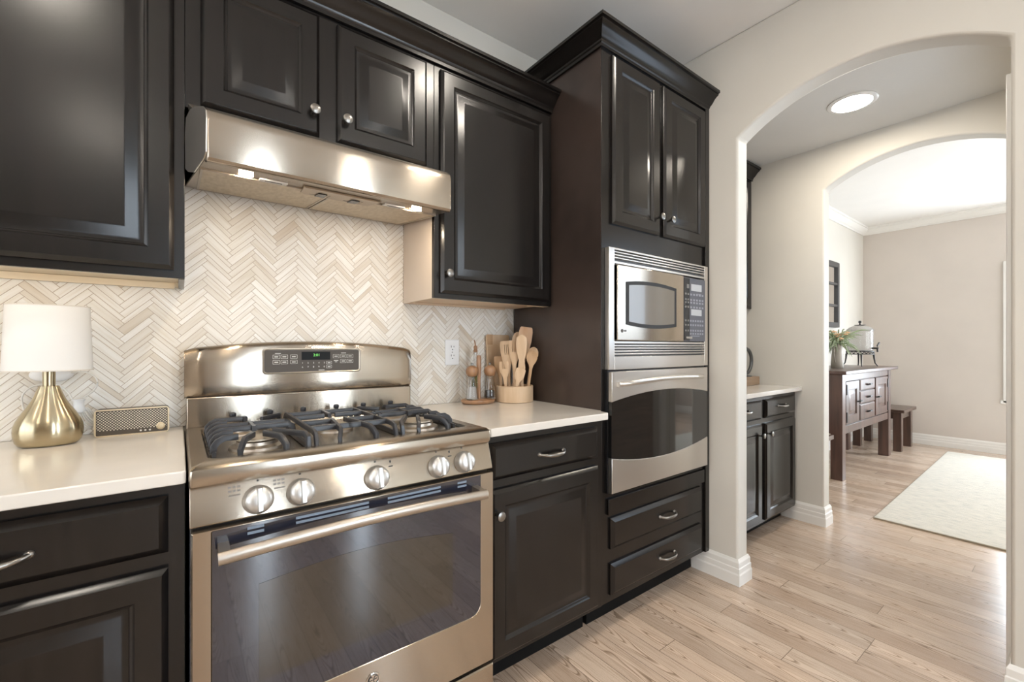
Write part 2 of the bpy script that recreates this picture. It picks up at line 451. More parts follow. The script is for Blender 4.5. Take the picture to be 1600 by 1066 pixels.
def arch_wall(name, x0, x1, y_lo, y_hi, top, oy0, oy1, spring, apex, mat):
    a = (oy1 - oy0) / 2; h = apex - spring; rr = (a * a + h * h) / (2 * h); cy = (oy0 + oy1) / 2; cz = apex - rr
    th = math.asin(a / rr)
    pts = [(y_lo, 0), (oy0, 0)]
    N = 28
    for i in range(N + 1):
        t = -th + 2 * th * i / N
        pts.append((cy + rr * sin(t), cz + rr * cos(t)))
    pts += [(oy1, 0), (y_hi, 0), (y_hi, top), (y_lo, top)]
    m = MB().prism([(x0, y, z) for y, z in pts], (x1 - x0, 0, 0))
    ob = m.build(name, mat, bevel=0.010, seg=3)
    return struct(ob)
arch_wall('wall_right', 2.188, 2.288, -3.4, BACK, 2.714, 0.157, 1.046, 2.200, 2.348, M['wall'])
arch_wall('wall_middle', 3.348, 3.448, -3.4, BACK, 2.72, 0.157, 1.047, 2.200, 2.336, M['wall'])
struct(MB().box(7.15, 7.3, -3.4, BACK, 0, 2.72).build('wall_far', M['wall_dining']))
# passage side wall with a glazed door in it
p = MB().box(2.288, 2.40, 0.03, 0.157, 0, 2.482).box(3.20, 3.348, 0.03, 0.157, 0, 2.482).box(2.40, 3.20, 0.03, 0.157, 2.06, 2.482)
struct(p.build('wall_passage', M['wall']))
d = MB().box(2.325, 2.40, 0.157, 0.178, 0, 2.135).box(3.20, 3.275, 0.157, 0.178, 0, 2.135).box(2.40, 3.20, 0.157, 0.178, 2.06, 2.135)
d = struct(d.build('door_1', M['trim'], bevel=.003))
MB().box(2.40, 2.50, 0.06, 0.10, 0.02, 2.06).box(3.10, 3.20, 0.06, 0.10, 0.02, 2.06).box(2.50, 3.10, 0.06, 0.10, 1.94, 2.06).box(2.50, 3.10, 0.06, 0.10, 0.02, 1.20).build('door_frame', M['tray_wood'], d, bevel=.003)
MB().box(2.50, 3.10, 0.075, 0.083, 1.20, 1.94).build('glass', M['day_door'], d)

def window(name, axis, pos, a0, a1, z0, z1, mat, facing, bars=2, cw=.07):
    """a casing with muntins and a bright pane; axis 'y' means it hangs in a wall of constant y"""
    t0, t1 = (pos, pos + facing * 0.022)
    lo, hi = min(t0, t1), max(t0, t1)
    m = MB()
    def bx(u0, u1, w0, w1, l, h):
        if axis == 'y': m.box(u0, u1, l, h, w0, w1)
        else: m.box(l, h, u0, u1, w0, w1)
    c = cw
    bx(a0, a0 + c, z0, z1, lo, hi); bx(a1 - c, a1, z0, z1, lo, hi); bx(a0 + c, a1 - c, z1 - c, z1, lo, hi); bx(a0 - .02, a1 + .02, z0 - .012, z0 + c * .7, lo, hi)
    for k in range(1, bars):
        u = a0 + (a1 - a0) * k / bars
        bx(u - .025, u + .025, z0 + c * .7, z1 - c, lo, hi)
    o = struct(m.build(name, M['trim'], bevel=.003))
    m = MB(); g0, g1 = (pos + facing * .004, pos + facing * .010)
    l, h = min(g0, g1), max(g0, g1)
    if axis == 'y': m.box(a0 + c, a1 - c, l, h, z0 + c * .7, z1 - c)
    else: m.box(l, h, a0 + c, a1 - c, z0 + c * .7, z1 - c)
    m.build('pane', mat, o)
    return o
window('window_1', 'y', -3.4, 0.62, 0.88, 0.35, 2.4, M['day_kitchen'], 1, 1, .03)
window('window_2', 'y', -3.4, 1.72, 1.98, 0.35, 2.4, M['day_kitchen'], 1, 1, .03)
window('added_window_3', 'x', -3.0, -2.2, 1.35, 0.75, 2.25, M['added_side_glow'], 1, 3)  # unseen window, added and enlarged to brighten walls that face left
window('window_4', 'x', 7.15, -0.75, 0.567, 0.565, 2.105, M['day_far'], -1, 2, .035)
struct(MB().box(3.4485, 7.1495, -2.5, -2.3, 0, 2.7195).build('wall_dining', M['wall_dining']))
window('window_5', 'y', -2.3, 3.9, 6.7, 0.35, 2.35, M['day_dining'], 1, 3)

BASE = [(0, 0), (.016, 0), (.016, .052), (.013, .060), (.013, .082), (.010, .086), (.010, .110), (.006, .118), (.003, .125), (0, .125)]
def baseboard(name, path):
    return struct(MB().sweep([(x, y, 0.0) for x, y in path], BASE).build(name, M['trim']))
baseboard('baseboard_right', [(2.188, 1.283), (2.188, 1.046), (2.288, 1.046), (2.288, 1.290)])
baseboard('baseboard_front', [(2.288, 0.02), (2.288, 0.157), (2.188, 0.157), (2.188, -3.3)])
baseboard('baseboard_middle', [(3.348, 1.295), (3.348, 1.047), (3.448, 1.047), (3.448, BACK), (7.15, BACK), (7.15, -2.29)])
CORNICE = [(0, 0), (.010, 0), (.014, -.0), (.020, .010), (.034, .020), (.052, .046), (.064, .062), (.064, .070), (.074, .074), (.074, .092), (0, .092)]
struct(MB().sweep([(3.448, BACK - .001, 2.628), (7.149, BACK - .001, 2.628), (7.149, -2.29, 2.628)], CORNICE).build('trim_1', M['trim']))

# herringbone backsplash: every stick of stone is its own face, in one mesh
def backsplash():
    X0, X1, Z0, Z1 = -0.80, 1.366, 0.9145, 1.80
    L = 0.0987; g = 0.0008
    bm = bmesh.new(); uvl = bm.loops.layers.uv.new('UVMap'); tl = bm.loops.layers.float_color.new('tone') if False else bm.faces.layers.float.new('tone_f')
    rnd = random.Random(3)
    n = 240; ws = []
    for k in range(n): ws.append((.0228 if k % 2 == 0 else .0128) + rnd.uniform(-.001, .001) if rnd.random() < .8 else .0178)
    s = [0]
    for x in ws: s.append(s[-1] + x)
    mid = s[n // 2]
    rects = []
    for b in range(-14, 15):
        for k in range(n):
            a0, a1 = s[k] - mid, s[k + 1] - mid
            ox, oy = b * L, -b * L
            rects.append((a0 + ox, a0 + L + ox, a0 + oy, a1 + oy, 0))
            rects.append((a0 + L + ox, a1 + L + ox, a1 - L + oy, a1 + oy, 1))
    c = math.sqrt(.5); cx, cz = 0.075 - L * c, 1.36
    def clip(poly, ax, val, keep_greater):
        out = []
        for i in range(len(poly)):
            p, q = poly[i], poly[(i + 1) % len(poly)]
            ip = (p[ax] >= val) == keep_greater; iq = (q[ax] >= val) == keep_greater
            if ip: out.append(p)
            if ip != iq:
                t = (val - p[ax]) / (q[ax] - p[ax]); out.append(tuple(p[i] + t * (q[i] - p[i]) for i in range(4)))
        return out
    for (u0, u1, v0, v1, kind) in rects:
        um, vm = (u0 + u1) / 2, (v0 + v1) / 2
        mx, mz = cx + (um - vm) * c, cz + (um + vm) * c
        if mx < X0 - .08 or mx > X1 + .08 or mz < Z0 - .08 or mz > Z1 + .08: continue
        u0 += g; u1 -= g; v0 += g; v1 -= g
        o1, o2 = rnd.uniform(0, 50), rnd.uniform(0, 50)
        poly = []
        for (u, v) in ((u0, v0), (u1, v0), (u1, v1), (u0, v1)):
            if kind == 0: tu, tv = u - u0, v - v0
            else: tu, tv = v - v0, u - u0
            poly.append((cx + (u - v) * c, cz + (u + v) * c, tu + o1, tv + o2))
        for ax, val, kg in ((0, X0, True), (0, X1, False), (1, Z0, True), (1, Z1, False)):
            if poly: poly = clip(poly, ax, val, kg)
        if len(poly) < 3: continue
        try: f = bm.faces.new([bm.verts.new((p[0], 1.7885, p[1])) for p in poly])
        except ValueError: continue
        for lp, p in zip(f.loops, poly): lp[uvl].uv = (p[2], p[3])
        t = min(1, max(0, rnd.gauss(.62, .24)))
        f[tl] = t
    bm.normal_update()
    for f in bm.faces:
        if f.normal.y > 0: f.normal_flip()
    me = bpy.data.meshes.new('backsplash'); 
    tones = [f[tl] for f in bm.faces]
    # give the sticks their thickness
    r = bmesh.ops.extrude_face_region(bm, geom=[e for e in bm.edges if False]) if False else None
    bm.to_mesh(me); bm.free()
    at = me.attributes.new('tone', 'FLOAT', 'FACE')
    for i, t in enumerate(tones): at.data[i].value = t
    ob = bpy.data.objects.new('trim_2', me); C.objects.link(ob); me.materials.append(M['tile']); WORLD[ob.name] = Vector()
    sol = ob.modifiers.new('thickness', 'SOLIDIFY'); sol.thickness = 0.003; sol.offset = -1
    struct(ob)
    MB().box(X0, X1, 1.7892, BACK, Z0, Z1).build('grout', M['grout'], ob)
    return ob
backsplash()

# ================================================================== CABINETS
def wall_cabinet(label, x0, x1, z0, z1, yface=1.501):
    t = thing('wall_cabinet', label, 'cabinet', ((x0 + x1) / 2, 1.64, z0))
    return t
ZT = 2.245
GAP = .0005
# left wall cabinet
t = thing('wall_cabinet', 'dark wall cabinet with one large door above the lamp, left of the range hood', 'cabinet', (-0.4, 1.78, 1.36), 'dark wall cabinets over the worktop')if False else thing('wall_cabinet', 'dark wall cabinet with one large door above the table lamp, left of the range hood', 'cabinet', (-0.4, 1.64, 1.36), 'dark wall cabinets over the worktop')
MB().box(-.78, .0110, 1.501, 1.520, 1.359, ZT).box(-.78, .0110, 1.520, 1.784, 1.385, ZT).box(-.003, .0110, 1.520, 1.784, 1.359, 1.385).build('body', M['espresso'], t, bevel=.0012)
MB().box(-.78, -.003, 1.521, 1.784, 1.378, 1.3845).build('bottom_panel', M['pale_maple'], t)
MB().box(-.012, -.0035, 1.745, 1.784, 1.362, 1.377).box(-.78, -.013, 1.770, 1.784, 1.358, 1.377).build('hanging_rail', M['pale_maple'], t)
slab(-.60, -.012, 1.380, 2.230, 1.482, DOOR).build('door', M['espresso'], t, smooth=True, ang=25)
m = MB().box(-.70, -.02, 1.523, 1.535, 1.367, 1.3775).build('light_bar', M['led_strip'], t); m['label'] = 'warm glowing light bar'
# cabinet over the hood
t = thing('wall_cabinet', 'short dark wall cabinet with two doors directly above the steel range hood', 'cabinet', (.39, 1.64, 1.83), 'dark wall cabinets over the worktop')
MB().box(.0115, .7672, 1.501, 1.784, 1.832, ZT).build('body', M['espresso'], t, bevel=.0012)
d = slab(.046, .357, 1.845, 2.232, 1.482, DOOR).build('door', M['espresso'], t, smooth=True, ang=25)
add_knob(.338, 1.482, 1.916, d)
d = slab(.412, .733, 1.845, 2.232, 1.482, DOOR).build('door', M['espresso'], t, smooth=True, ang=25)
add_knob(.437, 1.482, 1.916, d)
# right wall cabinet
t = thing('wall_cabinet', 'dark wall cabinet with one tall door between the hood and the tall oven cabinet', 'cabinet', (1.07, 1.64, 1.36), 'dark wall cabinets over the worktop')
MB().box(.7680, 1.3655, 1.501, 1.520, 1.359, ZT).box(.7740, 1.3655, 1.520, 1.784, 1.375, ZT).build('body', M['espresso'], t, bevel=.0012)
o = MB().box(.7681, .7738, 1.520, 1.784, 1.359, ZT).build('side_panel', M['almond'], t); o['label'] = 'pale almond side panel'
MB().box(.7745, 1.3655, 1.521, 1.784, 1.366, 1.3745).build('bottom_panel', M['maple'], t)
MB().box(.7745, .800, 1.74, 1.784, 1.358, 1.3655).box(.80, 1.30, 1.770, 1.784, 1.358, 1.3655).box(1.27, 1.3655, 1.52, 1.56, 1.3585, 1.3655).build('hanging_rail', M['maple'], t)
d = slab(.791, 1.348, 1.378, 2.230, 1.482, DOOR).build('door', M['espresso'], t, smooth=True, ang=25)
add_knob(.815, 1.482, 1.452, d)
# crown running over the three wall cabinets
o = crown_path([(-.78, 1.500), (1.3655, 1.500)], ZT + .0006)
o.box(-.78, 1.3655, 1.50, 1.784, ZT + .0006, ZT + .015)
tag(o.build('crown_moulding', M['espresso'], smooth=True, ang=28), 'long dark crown moulding along the top of the wall cabinets', 'moulding')

# tall oven cabinet
t = thing('tall_cabinet', 'tall dark floor-to-crown cabinet housing the microwave and wall oven', 'cabinet', (1.777, 1.5, 0))
MB().box(1.3690, 2.1865, 1.2015, 1.784, .117, 2.400).build('body', M['espresso'], t, bevel=.0012)
MB().box(1.3672, 1.3689, 1.2035, 1.784, .117, 2.393).build('side_panel', M['veneer_lit'], t)
MB().box(1.3672, 2.165, 1.283, 1.784, 0, .1165).build('toe_kick', M['toe'], t)
d = slab(1.424, 1.751, 1.683, 2.380, 1.182, DOOR).build('door', M['espresso'], t, smooth=True, ang=25)
add_knob(1.733, 1.182, 1.760, d)
d = slab(1.783, 2.144, 1.683, 2.380, 1.182, DOOR).build('door', M['espresso'], t, smooth=True, ang=25)
add_knob(1.815, 1.182, 1.760, d)
for z0, z1 in ((.336, .464), (.146, .276)):
    d = slab(1.415, 2.112, z0, z1, 1.182, DRAWER).build('drawer', M['espresso'], t, smooth=True, ang=20)
    add_pull(1.80, 1.182, (z0 + z1) / 2 - .003, d, .115)
MB().box(1.40, 2.14, 1.190, 1.2012, .480, .545).build('rail', M['espresso'], t, bevel=.002)
MB().box(2.150, 2.1865, 1.190, 1.2012, .117, 2.393).build('filler', M['espresso'], t, bevel=.002)
m = crown_path([(1.3672, 1.784), (1.3672, 1.2015), (2.1875, 1.2015)], 2.393)
m.build('crown', M['espresso'], t, smooth=True, ang=28)

# base cabinets
t = thing('base_cabinet', 'dark base cabinet with drawer and door under the utensil counter, right of the range', 'cabinet', (1.06, 1.48, 0), 'dark base cabinets beside the range')
MB().box(.7765, 1.345, 1.177, 1.784, .136, .8865).build('body', M['espresso'], t, bevel=.0012)
MB().box(.7765, 1.345, 1.283, 1.784, 0, .1355).build('toe_kick', M['toe'], t)
d = slab(.797, 1.306, .738, .858, 1.157, DRAWER).build('drawer', M['espresso'], t, smooth=True, ang=20)
add_pull(1.055, 1.157, .797, d, .115)
d = slab(.797, 1.308, .155, .706, 1.157, DOOR).build('door', M['espresso'], t, smooth=True, ang=25)
add_knob(.818, 1.157, .630, d)
t = thing('base_cabinet', 'dark base cabinet with drawer and door under the lamp counter, left of the range', 'cabinet', (-.37, 1.48, 0), 'dark base cabinets beside the range')
MB().box(-.78, .0095, 1.177, 1.784, .136, .8865).build('body', M['espresso'], t, bevel=.0012)
MB().box(-.78, .0095, 1.283, 1.784, 0, .1355).build('toe_kick', M['toe'], t)
d = slab(-.53, -.019, .742, .860, 1.157, DRAWER).build('drawer', M['espresso'], t, smooth=True, ang=20)
add_pull(-.274, 1.157, .797, d, .115)
d = slab(-.53, -.019, .155, .710, 1.157, DOOR).build('door', M['espresso'], t, smooth=True, ang=25)
# worktops
def counter(pts, z0, z1, label):
    o = MB().prism([(x, y, z0) for x, y in pts], (0, 0, z1 - z0)).build('countertop', M['counter'], bevel=.003, seg=3)
    return tag(o, label, 'countertop')
counter([(-.78, 1.137), (.005, 1.137), (.0105, 1.142), (.0105, 1.786), (-.78, 1.786)], .887, .914, 'cream quartz countertop under the table lamp, left of the range')
counter([(.7795, 1.137), (1.334, 1.137), (1.344, 1.146), (1.3485, 1.185), (1.3655, 1.2005), (1.3655, 1.786), (.7795, 1.786)], .887, .914, 'cream quartz countertop under the utensil box, right of the range')

# passage cabinets
t = thing('base_cabinet', 'dark low cabinet with two drawers and two doors inside the arched passage', 'cabinet', (2.82, 1.5, 0))
MB().box(2.3055, 3.3315, 1.210, 1.790, .095, .8755).build('body', M['espresso'], t, bevel=.0012)
MB().box(2.3055, 3.3315, 1.300, 1.790, 0, .0945).build('toe_kick', M['toe'], t)
for x0, x1, kx in ((2.345, 2.805, 2.775), (2.856, 3.300, 2.885)):
    d = slab(x0, x1, .735, .850, 1.192, DRAWER).build('drawer', M['espresso'], t, smooth=True, ang=20)
    add_pull((x0 + x1) / 2, 1.192, .800, d, .115)
    d = slab(x0, x1, .110, .704, 1.192, DOOR).build('door', M['espresso'], t, smooth=True, ang=25)
    add_knob(kx, 1.192, .640, d)
tag(MB().box(2.2895, 3.3465, 1.172, 1.793, .876, .903).build('countertop', M['counter'], bevel=.003), 'cream stone countertop on the low cabinet inside the arched passage', 'countertop')
t = thing('wall_cabinet', 'dark wall cabinet on the passage wall, seen edge-on behind the arch column', 'cabinet', (2.85, 1.64, 1.45))
MB().box(2.2895, 3.3465, 1.501, 1.793, 1.45, 2.385).build('body', M['espresso'], t, bevel=.0012)
slab(2.82, 3.30, 1.47, 2.37, 1.482, DOOR).build('door', M['espresso'], t, smooth=True, ang=25)
slab(2.33, 2.80, 1.47, 2.37, 1.482, DOOR).build('door', M['espresso'], t, smooth=True, ang=25)
crown_path([(2.2895, 1.500), (3.3465, 1.500)], 2.3855).build('crown', M['espresso'], t, smooth=True, ang=28)

# ================================================================== RANGE
def text(body, size, loc, rot, mat, parent, name='lettering', ext=0.0003):
    cu = bpy.data.curves.new(name, 'FONT'); cu.body = body; cu.size = size; cu.align_x = 'CENTER'; cu.align_y = 'CENTER'; cu.extrude = ext
    tmp = bpy.data.objects.new('tmp_text', cu); C.objects.link(tmp)
    dg = bpy.context.evaluated_depsgraph_get()
    me = bpy.data.meshes.new_from_object(tmp.evaluated_get(dg))
    bpy.data.objects.remove(tmp)
    ob = bpy.data.objects.new(name, me); C.objects.link(ob); me.materials.clear(); me.materials.append(mat)
    if parent: ob.parent = parent
    o = WORLD.get(parent.name, Vector()) if parent else Vector()
    ob.location = Vector(loc) - o; ob.rotation_euler = rot
    WORLD[ob.name] = o.copy()
    return ob

rg = thing('gas_range', 'freestanding stainless steel gas range with oven below and black grates', 'range', (.395, 1.42, 0))
MB().box(.017, .7735, 1.150, 1.74, .045, .885).build('body', M['range_side'], rg, bevel=.002)
MB().box(.05, .74, 1.20, 1.72, .0, .0445).build('plinth', M['toe'], rg)
# cooktop: rim with a sunken well
X0, X1, Y0, Y1, zt = .0145, .7755, 1.128, 1.695, .9175
def rr(x0, x1, y0, y1, z, r, n=5):
    pts = []
    for cx, cy, a in ((x1 - r, y0 + r, -90), (x1 - r, y1 - r, 0), (x0 + r, y1 - r, 90), (x0 + r, y0 + r, 180)):
        for i in range(n + 1):
            t = R(a + 90 * i / n); pts.append((cx + r * cos(t), cy + r * sin(t), z))
    return pts
lp = [rr(X0, X1, Y0 + .006, Y1, .876, .008), rr(X0, X1, Y0 + .002, Y1, .882, .008), rr(X0, X1, Y0, Y1, .900, .008), rr(X0 + .001, X1 - .001, Y0 + .003, Y1, .911, .008), rr(X0 + .005, X1 - .005, Y0 + .012, Y1, zt, .010),
      rr(X0 + .036, X1 - .036, 1.208, Y1 - .022, zt - .0005, .02), rr(X0 + .042, X1 - .042, 1.214, Y1 - .028, zt - .011, .02), rr(X0 + .06, X1 - .06, 1.24, Y1 - .04, zt - .0125, .02)]
MB().loops(lp).build('cooktop', M['steel_top'], rg, smooth=True, ang=35)
# slanted knob panel
m = MB()
def slant(z): return 1.1205 + (z - .797) * (.0215 / .073)
m.loops([[(x, slant(.797), .797), (x, slant(.797) + .004, .794), (x, 1.155, .794), (x, 1.155, .8755), (x, slant(.872) + .003, .8755), (x, slant(.872), .872)] for x in (.016, .774)])
pan = m.build('knob_panel', M['steel'], rg, bevel=.0015)
tilt = math.atan(.0215 / .073)
def slanted(x, z, off=0.0):
    return (x, slant(z) - off * cos(tilt), z - off * sin(tilt) * 0 + off * sin(tilt) * 0)
for x in (.141, .229, .411, .590, .675):
    kb = MB()
    kb.lathe((0, 0, 0), [(.0310, 0), (.0315, .004), (.0302, .008), (.0288, .011), (.0282, .018), (.0260, .024), (.019, .029), (.010, .031), (.003, .0315)], 40, axis='-y')
    kb.loops([[(-.0075, -.020, -.0275), (-.004, -.038, -.024), (.004, -.038, -.024), (.0075, -.020, -.0275)], [(-.0075, -.024, 0), (-.004, -.040, 0), (.004, -.040, 0), (.0075, -.024, 0)], [(-.0075, -.020, .0275), (-.004, -.038, .024), (.004, -.038, .024), (.0075, -.020, .0275)]])
    k = kb.build('control_knob', M['knob_metal'], None, smooth=True, ang=40)
    k.parent = rg; k.location = Vector((x, slant(.829) - .0008, .829)) - Vector(rg.location); k.rotation_euler = (-tilt * 0.9, 0, 0)
    # printed marks above the knob
    mk = MB().box(x - .0022, x + .0022, slant(.8685) - .0008, slant(.8685) + .002, .8665, .8705)
    mk.build('knob_mark', M['dark_print'], rg)
for x in (.096, .184):
    mk = MB()
    for i in range(3):
        for j in range(2): mk.box(x - .012 + i * .0085, x - .006 + i * .0085, slant(.855 + j * .008) - .0006, slant(.855 + j * .008) + .002, .852 + j * .008, .857 + j * .008)
    mk.box(x - .011, x + .011, slant(.846) - .0006, slant(.846) + .002, .8445, .8475)
    mk.build('knob_mark', M['nickel'], rg)
for x in (.452, .632):
    mk = MB().box(x - .002, x + .002, slant(.862) - .0006, slant(.862) + .002, .858, .866); mk.box(x - .006, x + .006, slant(.851) - .0006, slant(.851) + .002, .850, .8525)
    mk.build('knob_mark', M['dark_print'], rg)

# oven door
dr = MB()
GX0, GX1, GZ0, GZ1 = .052, .7265, .364, .785
yd = 1.112
outer = [(.018, yd, .207), (.7725, yd, .207), (.7725, yd, .785), (.018, yd, .785)]
def rrz(x0, x1, z0, z1, r, y, n=6):
    pts = []
    for cx, cz, a, rad in ((x1 - r, z0 + r, -90, r), (x1 - .001, z1 - .001, 0, .001), (x0 + .001, z1 - .001, 90, .001), (x0 + r, z0 + r, 180, r)):
        for i in range(n + 1):
            t = R(a + 90 * i / n); pts.append((cx + rad * cos(t), y, cz + rad * sin(t)))
    return pts
def rrz2(x0, x1, z0, z1, r0, r1, y, n=6):
    pts = []
    for cx, cz, a, rad in ((x1 - r0, z0 + r0, -90, r0), (x1 - r1, z1 - r1, 0, r1), (x0 + r1, z1 - r1, 90, r1), (x0 + r0, z0 + r0, 180, r0)):
        for i in range(n + 1):
            t = R(a + 90 * i / n); pts.append((cx + rad * cos(t), y, cz + rad * sin(t)))
    return pts
S = [rrz2(.018, .7725, .207, .7875, .003, .003, 1.148), rrz2(.018, .7725, .207, .7875, .003, .003, yd + .004), rrz2(.021, .7695, .210, .7865, .003, .003, yd),
     rrz2(GX0, GX1, GZ0, GZ1, .035, .003, yd), rrz2(GX0 + .002, GX1 - .002, GZ0 + .002, GZ1 - .001, .034, .003, yd + .003)]
od = dr.loops(S).build('oven_door', M['steel'], rg, smooth=True, ang=30)
MB().loops([rrz2(GX0 + .0022, GX1 - .0022, GZ0 + .0022, GZ1 - .0012, .033, .003, yd + .006), rrz2(GX0 + .0022, GX1 - .0022, GZ0 + .0022, GZ1 - .0012, .033, .003, yd + .0012)]).build('door_glass', M['oven_glass'], od)
win = [(.14, .430), (.629, .430), (.629, .634)]
for i in range(1, 12):
    t = i / 12; win.append((.629 - .489 * t, .634 + .012 * t + .020 * math.sin(pi * t)))
win.append((.14, .646))
MB().prism([(x, yd + .001, z) for x, z in win], (0, -.0004, 0)).build('door_window', M['oven_window'], od)
vs_ = MB()
for x0, x1 in ((.118, .150), (.215, .385), (.435, .590), (.645, .675)):
    for z in (.7745, .7635): vs_.box(x0, x1, yd - .0002, yd + .002, z - .0028, z + .0028)
v = vs_.build('vent_slots', simple('vent_slot_light', (.20, .25, .32), .35), od)
# handle: gently bowed bar on two end posts
pts = []; N = 24
for i in range(N + 1):
    t = i / N; pts.append((.062 + (.7165 - .062) * t, 1.066 - .006 * math.sin(pi * t), .741 + .011 * math.sin(pi * t)))
sect = []
for i in range(16):
    a = 2 * pi * i / 16; sect.append((.0095 * cos(a), .0138 * sin(a)))
hd = MB().sweep(pts, sect)
for x in (.074, .704): hd.loops([[(x - .009, 1.066, .731), (x + .009, 1.066, .731), (x + .009, 1.066, .755), (x - .009, 1.066, .755)], [(x - .010, yd + .001, .731), (x + .010, yd + .001, .731), (x + .010, yd + .001, .757), (x - .010, yd + .001, .757)]])
hd.build('handle', M['steel_plain'], od, smooth=True, ang=50)
# round maker's badge
bd = MB().lathe((.395, yd - .0002, .318), [(.0175, 0), (.0175, .002), (.0155, .003), (.015, .0025), (.001, .0025)], 36, axis='-y').build('badge', M['chrome'], od, smooth=True, ang=30)
bm_ = MB()
for cx, s_ in ((.389, 1), (.4015, 1)):
    arc = []
    for i in range(22):
        a = R(40 + 290 * i / 21); arc.append((cx + .0052 * cos(a), yd - .0032, .318 + .0088 * sin(a)))
    bm_.tube(arc, .0009, 6, up=(0, 1, 0))
bm_.tube([(.3855, yd - .0032, .318), (.394, yd - .0032, .319)], .0008, 6, up=(0, 1, 0)).tube([(.3975, yd - .0032, .319), (.4050, yd - .0032, .3195)], .0008, 6, up=(0, 1, 0))
ring = [(.395 + .0135 * cos(2*pi*i/36), yd - .0031, .318 + .0135 * sin(2*pi*i/36)) for i in range(36)]
bm_.sweep(ring, [(.0006, -.0004), (.0006, .0004), (-.0006, .0004), (-.0006, -.0004)], up=(0, 1, 0), closed=True)
bm_.build('monogram', M['dark_print'], bd)
# storage drawer below the door
MB().loops([rrz2(.018, .7725, .048, .196, .003, .003, 1.148), rrz2(.018, .7725, .048, .196, .003, .003, yd + .004), rrz2(.021, .7695, .051, .193, .003, .003, yd)]).build('storage_drawer', M['steel'], rg, smooth=True)

# backguard: flat lower panel and bulged, arched upper console
MB().box(.016, .7635, 1.701, 1.735, .905, 1.012).build('backguard_panel', M['steel'], rg, bevel=.004)
m = MB(); L0 = []
NX = 28
def topz(x):
    t = (x - .3875) / .3765; return 1.192 - .026 * t * t
secs = []
for i in range(NX + 1):
    x = .011 + (.764 - .011) * i / NX; zt_ = topz(x)
    e = 0.006 if i in (0, NX) else 0.0
    secs.append([(x, 1.735, 1.012), (x, 1.708 + e, 1.012), (x, 1.700 + e, 1.018), (x, 1.6955 + e, 1.026 + e), (x, 1.6935 + e, 1.05), (x, 1.6945 + e, 1.12), (x, 1.699 + e, zt_ - .016), (x, 1.705 + e, zt_ - .005 - e), (x, 1.715, zt_ - e), (x, 1.760, zt_ - .002 - e), (x, 1.770, zt_ - .015), (x, 1.770, 1.012)])
cs = m.loops(secs).build('console', M['steel'], rg, smooth=True, ang=40)
# keypad plate on the console
yk = 1.6915
fr_ = MB().loops([rrz2(.223, .553, 1.078, 1.1675, .012, .012, 1.6965), rrz2(.223, .553, 1.078, 1.1675, .012, .012, yk), rrz2(.2265, .5495, 1.0815, 1.164, .010, .010, yk - .001), rrz2(.229, .547, 1.084, 1.1615, .008, .008, yk + .0008)])
kp = fr_.build('keypad_frame', M['steel_plain'], cs, smooth=True)
MB().loops([rrz2(.2292, .5468, 1.0842, 1.1613, .008, .008, yk + .002), rrz2(.2292, .5468, 1.0842, 1.1613, .008, .008, yk + .0004)]).build('keypad', M['panel_brown'], cs)
MB().box(.345, .442, yk - .0002, yk + .001, 1.1255, 1.155).build('display', simple('display_black', (.004, .004, .004), .5, spec=.2), cs)
text('2:01', .0135, (.395, yk - .0006, 1.1425), (R(90), 0, 0), M['green_led'], cs, 'clock_digits')
def outline(mb, x0, x1, z0, z1, y, w=.0009):
    mb.box(x0, x1, y, y + .001, z0, z0 + w); mb.box(x0, x1, y, y + .001, z1 - w, z1); mb.box(x0, x0 + w, y, y + .001, z0 + w, z1 - w); mb.box(x1 - w, x1, y, y + .001, z0 + w, z1 - w)
bt = MB()
for x in (.254, .279, .309, .452, .478, .503):
    for j, z in enumerate((1.131, 1.1125)):
        if x == .452 and j == 1:
            bt.box(x + .003, x + .019, yk - .0002, yk + .0008, z + .008, z + .0105); bt.box(x + .007, x + .015, yk - .0002, yk + .0008, z + .003, z + .0055); continue
        outline(bt, x, x + .022, z, z + .0135, yk - .0002)
        bt.box(x + .005, x + .017, yk - .0002, yk + .0008, z + .0052, z + .0084)
for x in (.270, .490): bt.box(x - .009, x + .009, yk - .0002, yk + .0008, 1.1485, 1.1505)
for z in (1.109, 1.0945): outline(bt, .4285, .4475, z, z + .011, yk - .0002); bt.box(.433, .443, yk - .0002, yk + .0008, z + .004, z + .0065)
bt.box(.402, .422, yk - .0002, yk + .0008, 1.0875, 1.0895)
bt.build('button_print', M['panel_print'], cs)
for i, ch in enumerate('1234567890'):
    text(ch, .0085, (.348 + (i % 5) * .0183, yk - .0003, 1.1145 if i < 5 else 1.1), (R(90), 0, 0), M['panel_print'], cs, 'digit_print')

# burners and grates
for x, y, r, sx in ((.165, 1.345, .044, 1), (.165, 1.575, .036, 1), (.395, 1.46, .034, 1.0), (.625, 1.345, .048, 1), (.625, 1.575, .034, 1)):
    b_ = MB().lathe((x, y, .905), [(r + .022, 0), (r + .020, .006), (r + .006, .011), (r + .004, .019), (r - .004, .020), (.004, .020)], 36, sx, 1.0 if sx == 1 else 1).build('burner', M['steel_plain'], rg, smooth=True, ang=40)
    MB().lathe((x, y, .9255), [(r - .002, 0), (r + .002, .002), (r + .001, .006), (r - .008, .009), (.003, .010)], 36).build('burner_cap', M['burner_cap'], b_, smooth=True, ang=40)
BS = [(-.0058, -.009), (.0058, -.009), (.0066, .004), (.0045, .0075), (-.0045, .0075), (-.0066, .004)]
zf, zg = .9135, .9460
def bar(mb, pts, sc=1.0): mb.sweep(pts, [(a * sc * .88, b * sc * .88) for a, b in BS])
